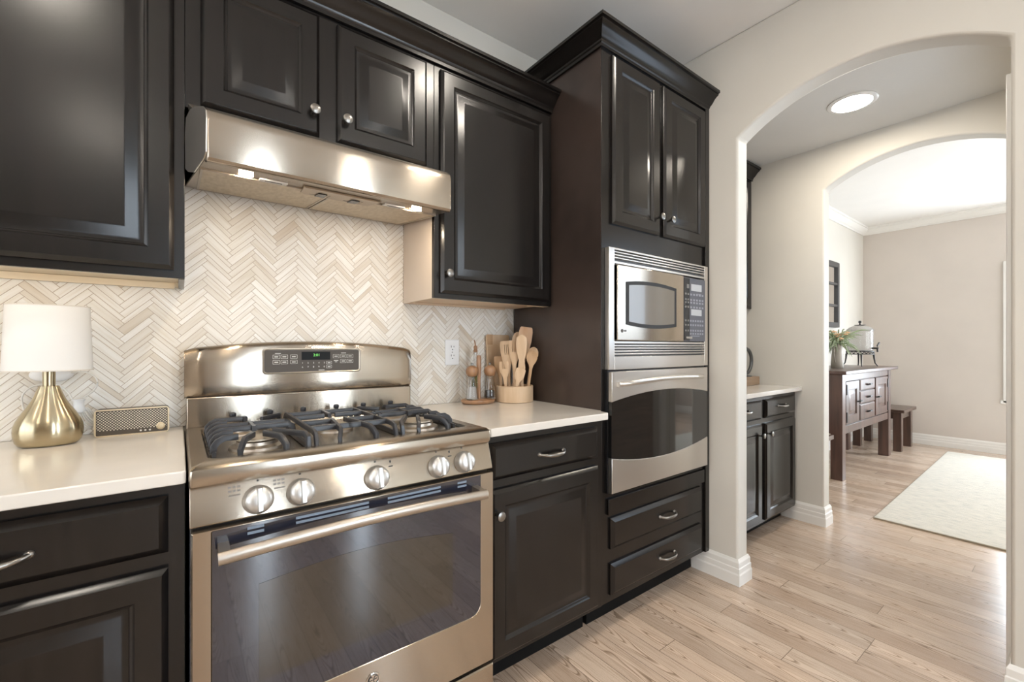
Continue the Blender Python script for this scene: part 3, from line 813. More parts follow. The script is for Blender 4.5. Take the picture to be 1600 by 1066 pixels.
def hook(x0, x1, y, inward=1, y1=None):
    """a finger: foot at x0, curved shoulder, straight to x1"""
    y1 = y if y1 is None else y1
    s_ = 1 if x1 > x0 else -1
    return [(x0, y, zf - .004), (x0 + s_ * .002, y, zf + .014), (x0 + s_ * .010, y, zg - .008), (x0 + s_ * .024, y, zg), (x1, y1, zg)]
def hook_y(x, y0, y1, x1=None):
    x1 = x if x1 is None else x1
    s_ = 1 if y1 > y0 else -1
    return [(x, y0, zf - .004), (x, y0 + s_ * .002, zf + .012), (x + (x1 - x) * .15, y0 + s_ * .012, zg - .008), (x + (x1 - x) * .3, y0 + s_ * .028, zg), (x1, y1, zg)]
YF, YB = 1.222, 1.655
for side in (0, 1):
    g = MB()
    fx = (lambda x: x) if side == 0 else (lambda x: .790 - x)
    P = lambda pts: [(fx(a), b, c) for a, b, c in pts]
    # base rails
    bar(g, P([(.066, YF + .05, zf - .001), (.066, YB - .01, zf - .001)]), .8)
    bar(g, P([(.268, YF, zf), (.268, YB, zf)]), .85)
    for y, x1 in ((1.300, .118), (1.365, .112), (1.425, .255), (1.490, .255), (1.555, .112), (1.620, .165)):
        bar(g, P(hook(.064, x1, y)))
    bar(g, P([(.165, 1.400, zg), (.165, 1.515, zg)]))
    bar(g, P(hook_y(.115, YF, 1.312, .152))); bar(g, P(hook_y(.215, YF, 1.312, .178)))
    bar(g, P(hook_y(.165, YB, 1.605)))
    bar(g, P([(.266, YF, zf - .002), (.266, YF + .005, zg - .010), (.262, YF + .022, zg - .001), (.205, 1.345, zg)]))
    bar(g, P([(.266, YB, zf - .002), (.266, YB - .008, zg - .008), (.262, YB - .022, zg), (.205, 1.575, zg)]))
    for y in (1.425, 1.490): bar(g, P([(.255, y, zg), (.266, y, zg - .006), (.268, y, zf)]))
    for x, y in ((.135, YB - .006), (.240, YB - .004)):
        g.lathe((fx(x), y, zg - .012), [(.006, 0), (.007, .012), (.010, .020), (.009, .027), (.004, .030)], 12)
    g.build('burner_grate', M['cast_iron'], rg, smooth=True, ang=35)
g = MB()
for x in (.286, .504): bar(g, [(x, YF, zf - .003), (x, YF + .004, zf + .010), (x, YF + .014, zg - .004), (x, YF + .03, zg), (x, YB - .02, zg), (x, YB - .004, zg - .008), (x, YB, zf - .003)], .9)
for y in (1.300, 1.400, 1.520, 1.610):
    bar(g, [(.286, y, zg), (.378 if y in (1.400, 1.520) else .40, y, zg)]); bar(g, [(.504, y, zg), (.412 if y in (1.400, 1.520) else .39, y, zg)])
bar(g, hook_y(.345, YF, 1.420, .375)); bar(g, hook_y(.445, YF, 1.420, .415))
bar(g, [(.395, 1.52, zg), (.395, 1.64, zg)])
for x in (.340, .450): g.lathe((x, YB - .012, zg - .010), [(.006, 0), (.007, .012), (.010, .020), (.009, .027), (.004, .030)], 12)
g.build('burner_grate', M['cast_iron'], rg, smooth=True, ang=35)

# ================================================================== RANGE HOOD
hd = thing('range_hood', 'stainless steel under-cabinet range hood with curved front lip', 'range hood', (.39, 1.55, 1.63))
def hood_sec(y, ins):  # x extents at depth y
    return (.012 + ins, .776 - ins)
prof = [(1.780, 1.694), (1.345, 1.640), (1.330, 1.632), (1.318, 1.632), (1.310, 1.640), (1.3085, 1.655), (1.308, 1.735), (1.311, 1.750), (1.320, 1.762), (1.345, 1.776), (1.420, 1.800), (1.470, 1.8305), (1.780, 1.8305)]
def xin(y): return .0 if y > 1.49 else .042 * (1.49 - y) / (1.49 - 1.308)
lpL = [(.0125 + min(.042, xin(y)), y, z) for y, z in prof]; lpR = [(.7665 - .0 - max(0, min(.032, xin(y) * .76)), y, z) for y, z in prof]
body = MB().loops([lpL, lpR]).build('hood_body', M['steel'], hd, bevel=.003)
# end caps
for sgn in (0, 1):
    q = []
    cap = [(1.480, 1.655), (1.455, 1.640), (1.405, 1.626), (1.330, 1.640), (1.312, 1.652), (1.309, 1.735), (1.313, 1.755), (1.335, 1.772), (1.40, 1.795), (1.44, 1.80), (1.475, 1.79), (1.482, 1.75)]
    A = []; B = []
    for y, z in cap:
        if sgn == 0: x = .0125 + min(.042, xin(y)); A.append((x - .0003, y, z)); B.append((x - .0028, y - .0006, z))
        else: x = .7665 - max(0, min(.032, xin(y) * .76)); A.append((x + .0003, y, z)); B.append((x + .0028, y - .0006, z))
    if sgn == 0:
        MB().loops([A, B]).build('end_cap', M['steel_light'], hd)
def uz(y): return 1.640 + (y - 1.345) * (.054 / .435)
def under(mb, x0, x1, y0, y1, t=.004, off=0.0):
    mb.loops([[(x0, y0, uz(y0) - off), (x1, y0, uz(y0) - off), (x1, y1, uz(y1) - off), (x0, y1, uz(y1) - off)], [(x0, y0, uz(y0) - off - t), (x1, y0, uz(y0) - off - t), (x1, y1, uz(y1) - off - t), (x0, y1, uz(y1) - off - t)]])
m, nt, b = new_mat('filter_mesh')
n = noise(nt, 1.0, 4, stretch=(90, 30, 30)); nt.links.new(ramp(nt, n, [(.3, (.52, .44, .33)), (.7, (.66, .58, .46))]), b.inputs['Base Color']); setp(b, rough=.45, metal=.55); M['filter'] = m
for x0, x1 in ((.050, .372), (.388, .735)):
    f = MB(); under(f, x0, x1, 1.475 if False else 1.44, 1.765, .002, .0002); fo = f.build('filter', M['filter'], hd)
    f = MB()
    for a0, a1, b0, b1 in ((x0 - .006, x0, 1.434, 1.771), (x1, x1 + .006, 1.434, 1.771), (x0, x1, 1.765, 1.771), (x0, x1, 1.434, 1.44)): under(f, a0, a1, b0, b1, .004, .0002)
    f.build('filter_frame', M['steel_plain'], fo)
cp = MB(); cp.loops([[(x, y, uz(y) - o_) for x, y in ((.290, 1.390), (.520, 1.390), (.512, 1.478), (.498, 1.492), (.312, 1.492), (.298, 1.478))] for o_ in (.0003, .006)])
cpo = cp.build('control_plate', simple('control_plate_tan', (.42, .34, .25), .35, .6), hd, bevel=.001)
for x in (.352, .452):
    sw = MB(); under(sw, x - .013, x + .013, 1.428, 1.480, .003, .0062)
    sw.build('rocker_switch', M['black_plastic'], cpo, bevel=.001)
pr = MB()
for x in (.372, .472):
    for y in (1.438, 1.453, 1.468): under(pr, x, x + .006, y, y + .0022, .0004, .0061)
for x in (.322, .424): under(pr, x, x + .016, 1.468, 1.4705, .0004, .0061)
pr.build('switch_print', M['dark_print'], cpo)
for x, sx in ((.145, .215), (.648, .575)):
    hl = MB()
    hl.loops([[(x + .017 * cos(2*pi*i/20), 1.398 + .010 * sin(2*pi*i/20), uz(1.398 + .010 * sin(2*pi*i/20)) - o_) for i in range(20)] for o_ in (.0003, .004)])
    lo = hl.build('lamp_lens', M['hood_lamp'], hd); lo['label'] = 'glowing hood lamp'
    lt = MB(); under(lt, sx - .035, sx + .035, 1.405, 1.432, .004, .0003); tab = lt.build('filter_tab', M['white_plastic'], hd)
    lt = MB(); under(lt, sx - .022, sx + .022, 1.414, 1.421, .0006, .0043); lt.build('tab_slot', M['dark_slot'], tab)

# ================================================================== MICROWAVE AND WALL OVEN
mw = thing('microwave', 'built-in steel microwave with louvred trim kit in the tall cabinet', 'microwave', (1.77, 1.19, 1.079))
yf = 1.178
tr = MB()
tr.box(1.388, 1.423, yf, 1.2012, 1.079, 1.580).box(2.116, 2.148, yf, 1.2012, 1.079, 1.580)
tr.box(1.423, 2.116, yf, 1.2012, 1.516, 1.526).box(1.423, 2.116, yf, 1.2012, 1.573, 1.580).box(1.423, 2.116, yf, 1.2012, 1.079, 1.132).box(1.423, 2.116, yf, 1.2012, 1.186, 1.196)
for z in (1.5375, 1.5495, 1.5615): tr.box(1.423, 2.116, yf, 1.196, z, z + .0055)
for z in (1.1425, 1.1545, 1.1665, 1.1775): tr.box(1.423, 2.116, yf, 1.196, z - .003, z + .003)
tr.build('trim_kit', M['steel_light'], mw, bevel=.0012)
MB().box(1.424, 2.115, 1.1925, 1.2012, 1.527, 1.572).box(1.424, 2.115, 1.1925, 1.2012, 1.133, 1.185).build('louvre_recess', M['dark_metal'], mw)
def lens_outline(x0, x1, z0, z1, bow, y, n=12):
    pts = []
    for i in range(n + 1):
        t = i / n; pts.append((x0 + (x1 - x0) * t, y, z0 - bow * 4 * t * (1 - t)))
    for i in range(n + 1):
        t = i / n; pts.append((x1 + (x0 - x1) * t, y, z1 + bow * 4 * t * (1 - t)))
    return pts
md = MB().box(1.428, 1.914, 1.168, 1.2012, 1.199, 1.512).build('door', M['steel'], mw, bevel=.003)
MB().prism(lens_outline(1.482, 1.850, 1.266, 1.444, .013, 1.1678), (0, -.0012, 0)).build('window_border', simple('window_border_black', (.018, .017, .016), .5, spec=.25), md)
m2 = simple('microwave_window', (.17, .15, .125), .12, 0, coat=.6, coat_rough=.03)
MB().prism(lens_outline(1.500, 1.832, 1.279, 1.431, .010, 1.1664), (0, -.0008, 0)).build('window_glass', m2, md)
MB().lathe((1.458, 1.1678, 1.239), [(.0075, 0), (.0075, .0008), (.001, .0008)], 20, axis='-y').box(1.470, 1.476, 1.1672, 1.168, 1.236, 1.242).box(1.4785, 1.4845, 1.1672, 1.168, 1.236, 1.242).build('maker_mark', M['panel_brown'], md)
MB().box(1.917, 2.113, 1.172, 1.2012, 1.199, 1.508).build('control_panel', M['panel_grey'], mw, bevel=.002)
cpn = bpy.data.objects['control_panel']
MB().box(1.920, 1.968, 1.1690, 1.1722, 1.203, 1.505).build('door_bar', M['black_plastic'], mw, bevel=.0014)
M['pale_label'] = simple('pale_label', (.50, .50, .50), .4)
for z0, z1 in ((1.446, 1.479), (1.326, 1.356)): MB().box(1.984, 2.078, 1.1712, 1.1722, z0, z1).build('label_plate', M['pale_label'], cpn)
kb = MB()
for z in (1.428, 1.402, 1.388, 1.366):
    for i in range(5): kb.box(1.976 + i * .026, 1.991 + i * .026, 1.1713, 1.1722, z - .005, z + .004)
for z in (1.300, 1.279, 1.252, 1.237):
    for i in range(6): kb.box(1.974 + i * .0215, 1.987 + i * .0215, 1.1713, 1.1722, z - .005, z + .004)
kb.box(1.984, 2.06, 1.1713, 1.1722, 1.224, 1.227).box(2.03, 2.075, 1.1713, 1.1722, 1.432, 1.434)
kb.build('key_print', simple('grey_key_print', (.30, .30, .33), .5), cpn)
kb = MB()
for z in (1.428, 1.402, 1.388, 1.366, 1.300, 1.279, 1.252):
    for i in range(2): kb.box(1.926 + i * .021, 1.938 + i * .021, 1.1684, 1.1691, z - .005, z + .004)
kb.box(1.940, 1.960, 1.1684, 1.1691, 1.455, 1.475).build('key_print', M['nickel'], bpy.data.objects['door_bar'])
MB().box(1.935, 1.985, 1.1655, 1.1689, 1.212, 1.222).build('release_button', M['steel_plain'], mw, bevel=.001)

ov = thing('wall_oven', 'built-in steel wall oven with black glass door below the microwave', 'oven', (1.76, 1.19, .574))
MB().box(1.388, 2.128, 1.186, 1.2012, .572, 1.0775).build('body', M['black_plastic'], ov)
yo = 1.166
def arc_line(z_end, z_mid, n=24): return [(1.392 + (2.124 - 1.392) * i / n, z_end + (z_mid - z_end) * 4 * (i / n) * (1 - i / n)) for i in range(n + 1)]
up_ = arc_line(.948, .980); lo_ = arc_line(.719, .681)
odr = MB().prism([(x, 1.1855, z) for x, z in [(1.392, 1.070)] + up_ + [(2.124, 1.070)]], (0, yo - 1.1855, 0)).prism([(x, 1.1855, z) for x, z in [(1.392, .576)] + lo_ + [(2.124, .576)]], (0, yo - 1.1855, 0)).build('door', M['steel_light'], ov, bevel=.0015)
MB().prism([(x, 1.1855, z) for x, z in [(a, b - .0008) for a, b in up_] + [(a, b + .0008) for a, b in lo_[::-1]]], (0, yo + .0025 - 1.1855, 0)).build('door_glass', M['black_glass'], odr)
pts = []; N = 22
for i in range(N + 1):
    t = i / N; pts.append((1.430 + .635 * t, yo - .012 - .034 * math.sin(pi * t) ** .6 if 0 < i < N else yo - .006, 1.020 + .013 * math.sin(pi * t) + .006 * t))
h_ = MB().sweep(pts, [(.010 * cos(2*pi*i/14), .0105 * sin(2*pi*i/14)) for i in range(14)])
h_.box(1.424, 1.444, yo - .012, yo + .001, 1.008, 1.028).box(2.050, 2.070, yo - .012, yo + .001, 1.016, 1.036)
h_.build('handle', M['steel_light'], odr, smooth=True, ang=50)

# ================================================================== ON THE LEFT COUNTER
ZC = .9142
lp = thing('table_lamp', 'brass teardrop table lamp with white drum shade on the left counter', 'lamp', (-.274, 1.655, ZC))
MB().lathe((-.274, 1.655, ZC), [(.046, 0), (.056, .003), (.062, .012), (.0655, .026), (.0665, .040), (.065, .054), (.060, .068), (.050, .087), (.040, .104), (.031, .122), (.0245, .140), (.0205, .152), (.0190, .1555), (.006, .156)], 48, 1.0, .72).build('base', M['brass'], lp, smooth=True, ang=50)
MB().lathe((-.274, 1.655, ZC), [(.0125, .156), (.0125, .215), (.006, .216)], 20).build('neck', M['brass'], lp, smooth=True, ang=50)
MB().lathe((-.274, 1.655, ZC), [(.085, .196), (.079, .366), (.0778, .366), (.0838, .196), (.085, .196)], 48, 1.0, .66).loops([[(-.274 + .0775 * k * cos(2*pi*i/40), 1.655 + .051 * k * sin(2*pi*i/40), ZC + .352) for i in range(40)] for k in (1, .05)], False, False).build('lamp_shade', M['lamp_shade'], lp, smooth=True, ang=50)
M['shade_rim'] = simple('shade_rim', (.62, .58, .52), .6)
for z, rx, ry in ((.1965, .0853, .0563), (.3655, .0792, .0523)):
    MB().sweep([(-.274 + rx * cos(2*pi*i/48), 1.655 + ry * sin(2*pi*i/48), ZC + z) for i in range(48)], [(.0008, -.0015), (.0008, .0015), (-.0008, .0015), (-.0008, -.0015)], closed=True).build('shade_rim', M['shade_rim'], lp)
# power cord, coiled and tied
def spline(pts, n=8):
    P = [Vector(p) for p in pts]; out = []
    for i in range(len(P) - 1):
        p0 = P[max(0, i-1)]; p1 = P[i]; p2 = P[i+1]; p3 = P[min(len(P)-1, i+2)]
        for k in range(n):
            t = k / n; out.append(.5 * ((2*p1) + (p2-p0)*t + (2*p0-5*p1+4*p2-p3)*t*t + (3*p1-p0-3*p2+p3)*t**3))
    out.append(P[-1]); return out
cd = MB()
yb = 1.772
cd.tube(spline([(-.300, 1.69, ZC + .006), (-.310, 1.73, ZC + .02), (-.338, yb, .985), (-.345, yb, 1.035), (-.325, yb, 1.062), (-.290, yb, 1.066), (-.262, yb, 1.050), (-.246, yb - .004, 1.020), (-.238, yb - .006, .990)]), .0024, 8)
cd.tube(spline([(-.238, yb - .006, .990), (-.250, yb, 1.030), (-.268, yb, 1.058), (-.285, yb - .004, 1.072), (-.288, yb - .004, 1.085)]), .0024, 8)
cd.tube(spline([(-.236, yb - .004, .998), (-.226, yb, 1.020), (-.205, yb, 1.040), (-.194, yb, 1.062), (-.200, yb, 1.085), (-.225, yb, 1.100), (-.255, yb - .003, 1.096)]), .0022, 8)
for k in range(6):
    a = k * .006
    cd.tube(spline([(-.240 + a * .5, yb - .004 - (k % 2) * .005, 1.000), (-.238 + a, yb - .006 - (k % 3) * .004, .965), (-.222 + a, yb - .012 - (k % 3) * .004, .938 + .003 * k), (-.205 + a * .6, yb - .012 - (k % 2) * .004, .936 + .004 * k), (-.207 + a * .5, yb - .008, .960), (-.226 + a * .4, yb - .004 - (k % 2) * .004, .996)], 6), .0023, 8)
cdo = cd.build('power_cord', M['cable'], lp, smooth=True, ang=60)
MB().lathe((-.232, yb - .008, .983), [(.013, 0), (.0165, .006), (.012, .018), (.011, .030), (.015, .038), (.010, .040)], 16, 1, .8).build('cord_tie', M['white_plastic'], cdo, smooth=True, ang=50)
# plug-in adapter on the wall behind the lamp
ad = MB().loops([[(-.289 + r_ * 1.25 * cos(2*pi*i/28), 1.7884 - d_, 1.094 + r_ * .62 * sin(2*pi*i/28)) for i in range(28)] for r_, d_ in ((.034, 0), (.036, .006), (.035, .018), (.030, .024), (.016, .026))]).build('plug_adapter', M['white_plastic'], smooth=True, ang=50)
tag(ad, 'white oval plug adapter on the tiled wall, half hidden under the lamp shade', 'plug')

sp = thing('radio_speaker', 'retro bronze tabletop speaker with mesh grille leaning by the backsplash', 'speaker', (-.11, 1.722, ZC))
def rrs(x0, x1, z0, z1, r, y, n=5):
    pts = []
    for cx, cz, a in ((x1 - r, z0 + r, -90), (x1 - r, z1 - r, 0), (x0 + r, z1 - r, 90), (x0 + r, z0 + r, 180)):
        for i in range(n + 1):
            t = R(a + 90 * i / n); pts.append((cx + r * cos(t), y, cz + r * sin(t)))
    return pts
sx0, sx1, sz0, sz1 = -.193, -.026, ZC, .9915
MB().loops([rrs(sx0, sx1, sz0, sz1, .010, 1.742), rrs(sx0, sx1, sz0, sz1, .010, 1.703)]).build('case', M['speaker_body'], sp, smooth=True)
MB().loops([rrs(sx0 - .0005, sx1 + .0005, sz0, sz1 + .0005, .010, 1.7028), rrs(sx0 - .0005, sx1 + .0005, sz0, sz1 + .0005, .010, 1.699), rrs(sx0 + .0022, sx1 - .0022, sz0 + .0022, sz1 - .0022, .007, 1.699), rrs(sx0 + .0022, sx1 - .0022, sz0 + .0022, sz1 - .0022, .007, 1.7015)]).build('bezel', M['speaker_trim'], sp, smooth=True)
MB().loops([rrs(sx0 + .005, sx1 - .005, sz0 + .017, sz1 - .006, .005, 1.7014), rrs(sx0 + .005, sx1 - .005, sz0 + .017, sz1 - .006, .005, 1.7000)]).build('grille', M['grille'], sp)
MB().box(sx0 + .0035, sx1 - .0035, 1.7013, 1.7029, sz0 + .0035, sz1 - .0035).build('control_strip', M['speaker_body'], sp)
MB().lathe((-.046, 1.6998, sz0 + .0195), [(.0105, 0), (.0105, .003), (.0085, .0042), (.0078, .002), (.0070, .002), (.0065, .0048), (.002, .0052)], 28, axis='-y').build('volume_knob', M['speaker_trim'], sp, smooth=True, ang=30)
for x in (-.092, -.0815, -.071): MB().lathe((x, 1.6999, sz0 + .0105), [(.0026, 0), (.0024, .002), (.001, .0026)], 12, axis='-y').build('button', M['panel_print'], sp, smooth=True)

# ================================================================== ON THE RIGHT COUNTER
ol = thing('wall_outlet', 'white duplex wall outlet on the backsplash beside the pepper mills', 'outlet', (1.005, 1.786, 1.147))
MB().box(.968, 1.042, 1.7815, 1.7884, 1.088, 1.206).build('cover_plate', M['white_plastic'], ol, bevel=.003)
for z in (1.168, 1.127):
    MB().loops([rrs(.989, 1.021, z - .0165, z + .0165, .010, 1.7813), rrs(.989, 1.021, z - .0165, z + .0165, .010, 1.7795)]).build('socket', M['white_plastic'], ol, bevel=.0008)
    MB().box(.997, .9995, 1.7788, 1.7796, z + .001, z + .010).box(1.0105, 1.013, 1.7788, 1.7796, z + .002, z + .009).lathe((1.005, 1.7796, z - .008), [(.0026, 0), (.0026, .0008), (.0005, .0008)], 10, axis='-y').build('slots', M['dark_slot'], ol)
MB().lathe((1.005, 1.7814, 1.1475), [(.003, 0), (.0026, .001), (.0005, .0012)], 12, axis='-y').build('screw', M['nickel'], ol)

# mill caddy
ct = thing('condiment_caddy', 'oval wooden condiment caddy with a central wooden handle post', 'caddy', (1.088, 1.690, ZC))
MB().lathe((1.088, 1.690, ZC), [(.066, 0), (.078, .004), (.083, .012), (.081, .019), (.074, .022), (.003, .0225)], 40, 1.0, .78).build('tray', M['mill_wood'], ct, smooth=True, ang=45)
MB().lathe((1.083, 1.677, ZC + .0225), [(.0085, 0), (.0078, .05), (.0085, .10), (.0110, .165), (.0105, .19), (.0085, .197), (.002, .199)], 18).build('handle_post', M['mill_wood'], ct, smooth=True, ang=50)
def mill(x, y, label, fill, fillmat, h_fill):
    t = thing('spice_mill', label, 'mill', (x, y, ZC + .0228), 'mills in the wooden caddy')
    z = ZC + .0228
    MB().lathe((x, y, z), [(.0265, 0), (.0275, .004), (.0265, .012), (.024, .035), (.0195, .062), (.0160, .085), (.0155, .096), (.0175, .102), (.0155, .1025), (.0135, .096), (.0140, .085), (.0175, .062), (.022, .035), (.0245, .010), (.0245, .004), (.002, .003)], 28).build('glass_body', M['glass'], t, smooth=True, ang=40)
    MB().lathe((x, y, z + .0042), [(.0235, 0), (.0238, .006), (.0212, .031), (.0180, h_fill * .92), (.0165, h_fill), (.002, h_fill + .001)], 24).build(fill, fillmat, t, smooth=True, ang=40)
    hd_ = MB().lathe((x, y, z + .1028), [(.0155, 0), (.021, .004), (.0262, .014), (.0275, .024), (.0262, .034), (.021, .042), (.012, .047), (.006, .0485), (.001, .0488)], 28).build('wooden_head', M['mill_wood'], t, smooth=True, ang=50)
    MB().lathe((x, y, z + .1518), [(.003, 0), (.003, .004), (.0065, .0055), (.0065, .009), (.003, .0115), (.0006, .012)], 16).build('top_nut', M['nickel'], hd_, smooth=True, ang=50)
mill(1.043, 1.672, 'glass salt mill with wooden head, filled with white salt', 'salt', M['salt'], .052)
mill(1.135, 1.664, 'glass pepper mill with wooden head, empty-looking with dark grinder below', 'peppercorns', M['pepper'], .024)
bo = thing('oil_bottle', 'slim glass oil bottle with pourer spout behind the caddy post', 'bottle', (1.098, 1.729, ZC + .0228), 'bottles in the wooden caddy')
z = ZC + .0228
MB().lathe((1.098, 1.729, z), [(.017, 0), (.0185, .004), (.0185, .105), (.016, .122), (.0085, .150), (.0075, .200), (.0092, .202), (.0092, .210), (.0065, .2105), (.0060, .150), (.0145, .120), (.0168, .104), (.0168, .005), (.001, .004)], 24).build('glass_body', M['glass'], bo, smooth=True, ang=40)
MB().lathe((1.098, 1.729, z + .0045), [(.0163, 0), (.0163, .098), (.013, .112), (.001, .113)], 20).build('oil', M['oil'], bo, smooth=True, ang=40)
MB().lathe((1.098, 1.729, z + .2108), [(.0098, 0), (.0102, .010), (.0075, .013), (.0095, .020), (.0085, .028), (.004, .031)], 16).tube([(1.098, 1.729, z + .238), (1.094, 1.726, z + .255), (1.086, 1.722, z + .268)], [.0035, .003, .0022], 8).build('pourer', M['mill_wood'], bo, smooth=True, ang=50)

# utensil box: a low round bamboo box
ubx, uby, ur = 1.2675, 1.650, .088
ub = MB().lathe((ubx, uby, ZC), [(ur - .004, 0), (ur, .003), (ur, .074), (ur - .003, .0765), (ur - .008, .0765), (ur - .010, .074), (ur - .010, .012), (.002, .011)], 56).build('utensil_box', M['bamboo'], smooth=True, ang=40)
tag(ub, 'low round bamboo box holding the wooden utensils', 'utensil holder')

def up_ray(px, py, plane_pt):
    """point of a sight line at the utensils' distance (used to read sizes off the photo once)"""
    return None
def outline_sym(prof):
    r_ = [(w_, l_) for w_, l_ in prof]; return r_ + [(-w_, l_) for w_, l_ in reversed(prof) if w_ > 1e-5]
def flat_tool(name, label, cat, base, top, prof, mat, th=.006, holes=(), bowl=0.0, spin=0.0):
    """a flat wooden tool: prof = half widths along the length 0..1, placed from base to top, face to the room"""
    b_, t_ = Vector(base), Vector(top); L = (t_ - b_).length; v = (t_ - b_).normalized()
    nrm = Vector((-.60, -.80, 0)); nrm = Matrix.Rotation(spin, 3, 'Z') @ nrm
    nrm = (nrm - nrm.dot(v) * v).normalized(); u = v.cross(nrm).normalized()
    m = MB(); rows = []
    for (wd, l_, dz) in prof:
        rows.append((wd, l_ * L, dz))
    rings = []
    NU = 8
    for wd, l_, dz in rows:
        ring = []
        for k in range(NU + 1):
            s_ = -1 + 2 * k / NU
            ring.append(b_ + u * (wd * s_) + v * l_ + nrm * (th / 2 * max(.35, math.sqrt(max(0, 1 - (abs(s_) ** 6)))) + bowl * dz * (s_ * s_ - 1) + 0))
        for k in range(NU + 1):
            s_ = 1 - 2 * k / NU
            ring.append(b_ + u * (wd * s_) + v * l_ + nrm * (-th / 2 * max(.35, math.sqrt(max(0, 1 - (abs(s_) ** 6)))) + bowl * dz * (s_ * s_ - 1)))
        rings.append(ring)
    m.loops(rings)
    o = m.build(name, mat, smooth=True, ang=50)
    if holes:
        # tines: long slots cut from the head
        cut = MB()
        for (s0, s1, l0, l1) in holes:
            q = []
            for dn in (-.03, .03):
                q.append([b_ + u * s0 + v * (l0 * L) + nrm * dn, b_ + u * s1 + v * (l0 * L) + nrm * dn, b_ + u * s1 + v * (l1 * L) + nrm * dn, b_ + u * s0 + v * (l1 * L) + nrm * dn])
            cut.loops(q)
        co = cut.build('tool_cutter', mat)
        bm_ = o.modifiers.new('slots', 'BOOLEAN'); bm_.operation = 'DIFFERENCE'; bm_.object = co; bm_.solver = 'EXACT'
        dg = bpy.context.evaluated_depsgraph_get()
        me = bpy.data.meshes.new_from_object(o.evaluated_get(dg)); o.modifiers.clear(); o.data = me
        bpy.data.objects.remove(co)
    return tag(o, label, cat, 'wooden utensils in the bamboo box')
WK = 1.2
SPOON = [(.0045, 0, 0), (.0050, .3, 0), (.0065, .62, 0), (.010, .70, .2), (.019, .78, .8), (.0225, .85, 1), (.021, .92, .9), (.014, .975, .4), (.006, .995, .1), (.002, 1.0, 0)]
SPAT = [(.0050, 0, 0), (.0060, .35, 0), (.0085, .58, 0), (.0165, .68, 0), (.0200, .74, 0), (.0200, .95, 0), (.0185, .985, 0), (.015, 1.0, 0)]
TURN = [(.0050, 0, 0), (.0065, .35, 0), (.010, .52, 0), (.021, .68, 0), (.0255, .80, 0), (.0265, .93, 0), (.024, .985, 0), (.020, 1.0, 0)]
FORK = [(.0050, 0, 0), (.0065, .40, 0), (.009, .58, 0), (.0185, .72, .5), (.0200, .80, .6), (.0195, .92, .4), (.0175, 1.0, .1)]
PADDLE = [(.0055, 0, 0), (.0080, .30, 0), (.0150, .48, 0), (.012, .60, 0), (.0195, .74, 0), (.0225, .85, 0), (.0205, .95, 0), (.012, .99, 0), (.004, 1.0, 0)]
F3 = [(-.0085, -.0055, .80, 1.05), (-.0015, .0015, .80, 1.05), (.0055, .0085, .80, 1.05)]
S3 = [(-.0100, -.0070, .76, .94), (-.0015, .0015, .76, .94), (.0070, .0100, .76, .94)]
zb = ZC + .016
SPOON, SPAT, TURN, FORK, PADDLE = ([(a * (1.14 if l > .45 else 1.05), l, d) for a, l, d in q_] for q_ in (SPOON, SPAT, TURN, FORK, PADDLE))
flat_tool('wooden_fork', 'pale wooden fork with slotted head, leftmost tall tool in the box', 'utensil', (1.252, 1.662, zb), (1.220, 1.656, 1.200), TURN, M['beech'], .006, S3)
flat_tool('slotted_spoon', 'wooden three-slot spork standing near the middle of the box', 'utensil', (1.258, 1.636, zb), (1.249, 1.632, 1.203), FORK, M['beech'], .006, F3)
flat_tool('wooden_paddle', 'pale wooden paddle with rounded head, in the middle of the box', 'utensil', (1.280, 1.610, zb), (1.264, 1.594, 1.229), PADDLE, M['beech'], .006)
flat_tool('wooden_spoon', 'pale wooden spoon half hidden behind the middle paddle', 'utensil', (1.283, 1.690, zb), (1.318, 1.690, 1.245), SPOON, M['beech'], .007, (), .006)
flat_tool('wooden_spoon', 'long-bowled wooden spoon just right of the middle paddle', 'utensil', (1.296, 1.632, zb), (1.308, 1.630, 1.209), [(a * 1.05, l, d) for a, l, d in SPOON], M['beech'], .007, (), .006)
flat_tool('wooden_spatula', 'tallest wooden spatula with striped two-tone head', 'utensil', (1.288, 1.648, zb), (1.338, 1.648, 1.268), [(a * 1.1, l, d) for a, l, d in TURN], M['beech_stripe'], .006)
flat_tool('wooden_spoon', 'short wooden spoon leaning right, in front of the largest round one', 'utensil', (1.308, 1.604, zb), (1.309, 1.566, 1.155), SPOON, M['beech_dark'], .007, (), .006)
flat_tool('wooden_spoon', 'round wooden spoon leaning furthest right over the box edge', 'utensil', (1.326, 1.640, zb), (1.343, 1.596, 1.171), SPOON, M['beech'], .007, (), .006)
flat_tool('wooden_fork', 'short wooden fork with three thin tines at the left of the box', 'utensil', (1.214, 1.640, zb), (1.196, 1.640, 1.105), FORK, M['beech'], .005, F3)
flat_tool('wooden_spatula', 'short broad wooden scraper behind the little fork', 'utensil', (1.222, 1.692, zb), (1.212, 1.704, 1.128), SPAT, M['beech_dark'], .006)
flat_tool('wooden_spatula', 'short wooden scraper leaning to the right, low in front of the paddle', 'utensil', (1.226, 1.608, zb), (1.262, 1.592, 1.072), SPAT, M['beech'], .006)

# cutting board leaning on the tiles
cb = MB()
bpts = rrs(1.188, 1.325, ZC + .0005, 1.232, .010, 0)
cb.loops([[(x, 1.782 - .022 * (1 - (z - ZC) / .32) - .012, z) for x, _, z in bpts], [(x, 1.782 - .022 * (1 - (z - ZC) / .32), z) for x, _, z in bpts]])
cbo = tag(cb.build('cutting_board', M['bamboo'], bevel=.002), 'pale bamboo cutting board leaning on the tiles behind the utensils', 'board')
MB().box(1.190, 1.222, 1.7665, 1.7695, 1.135, 1.233).build('edge_strip', M['beech_dark'], cbo, bevel=.001)

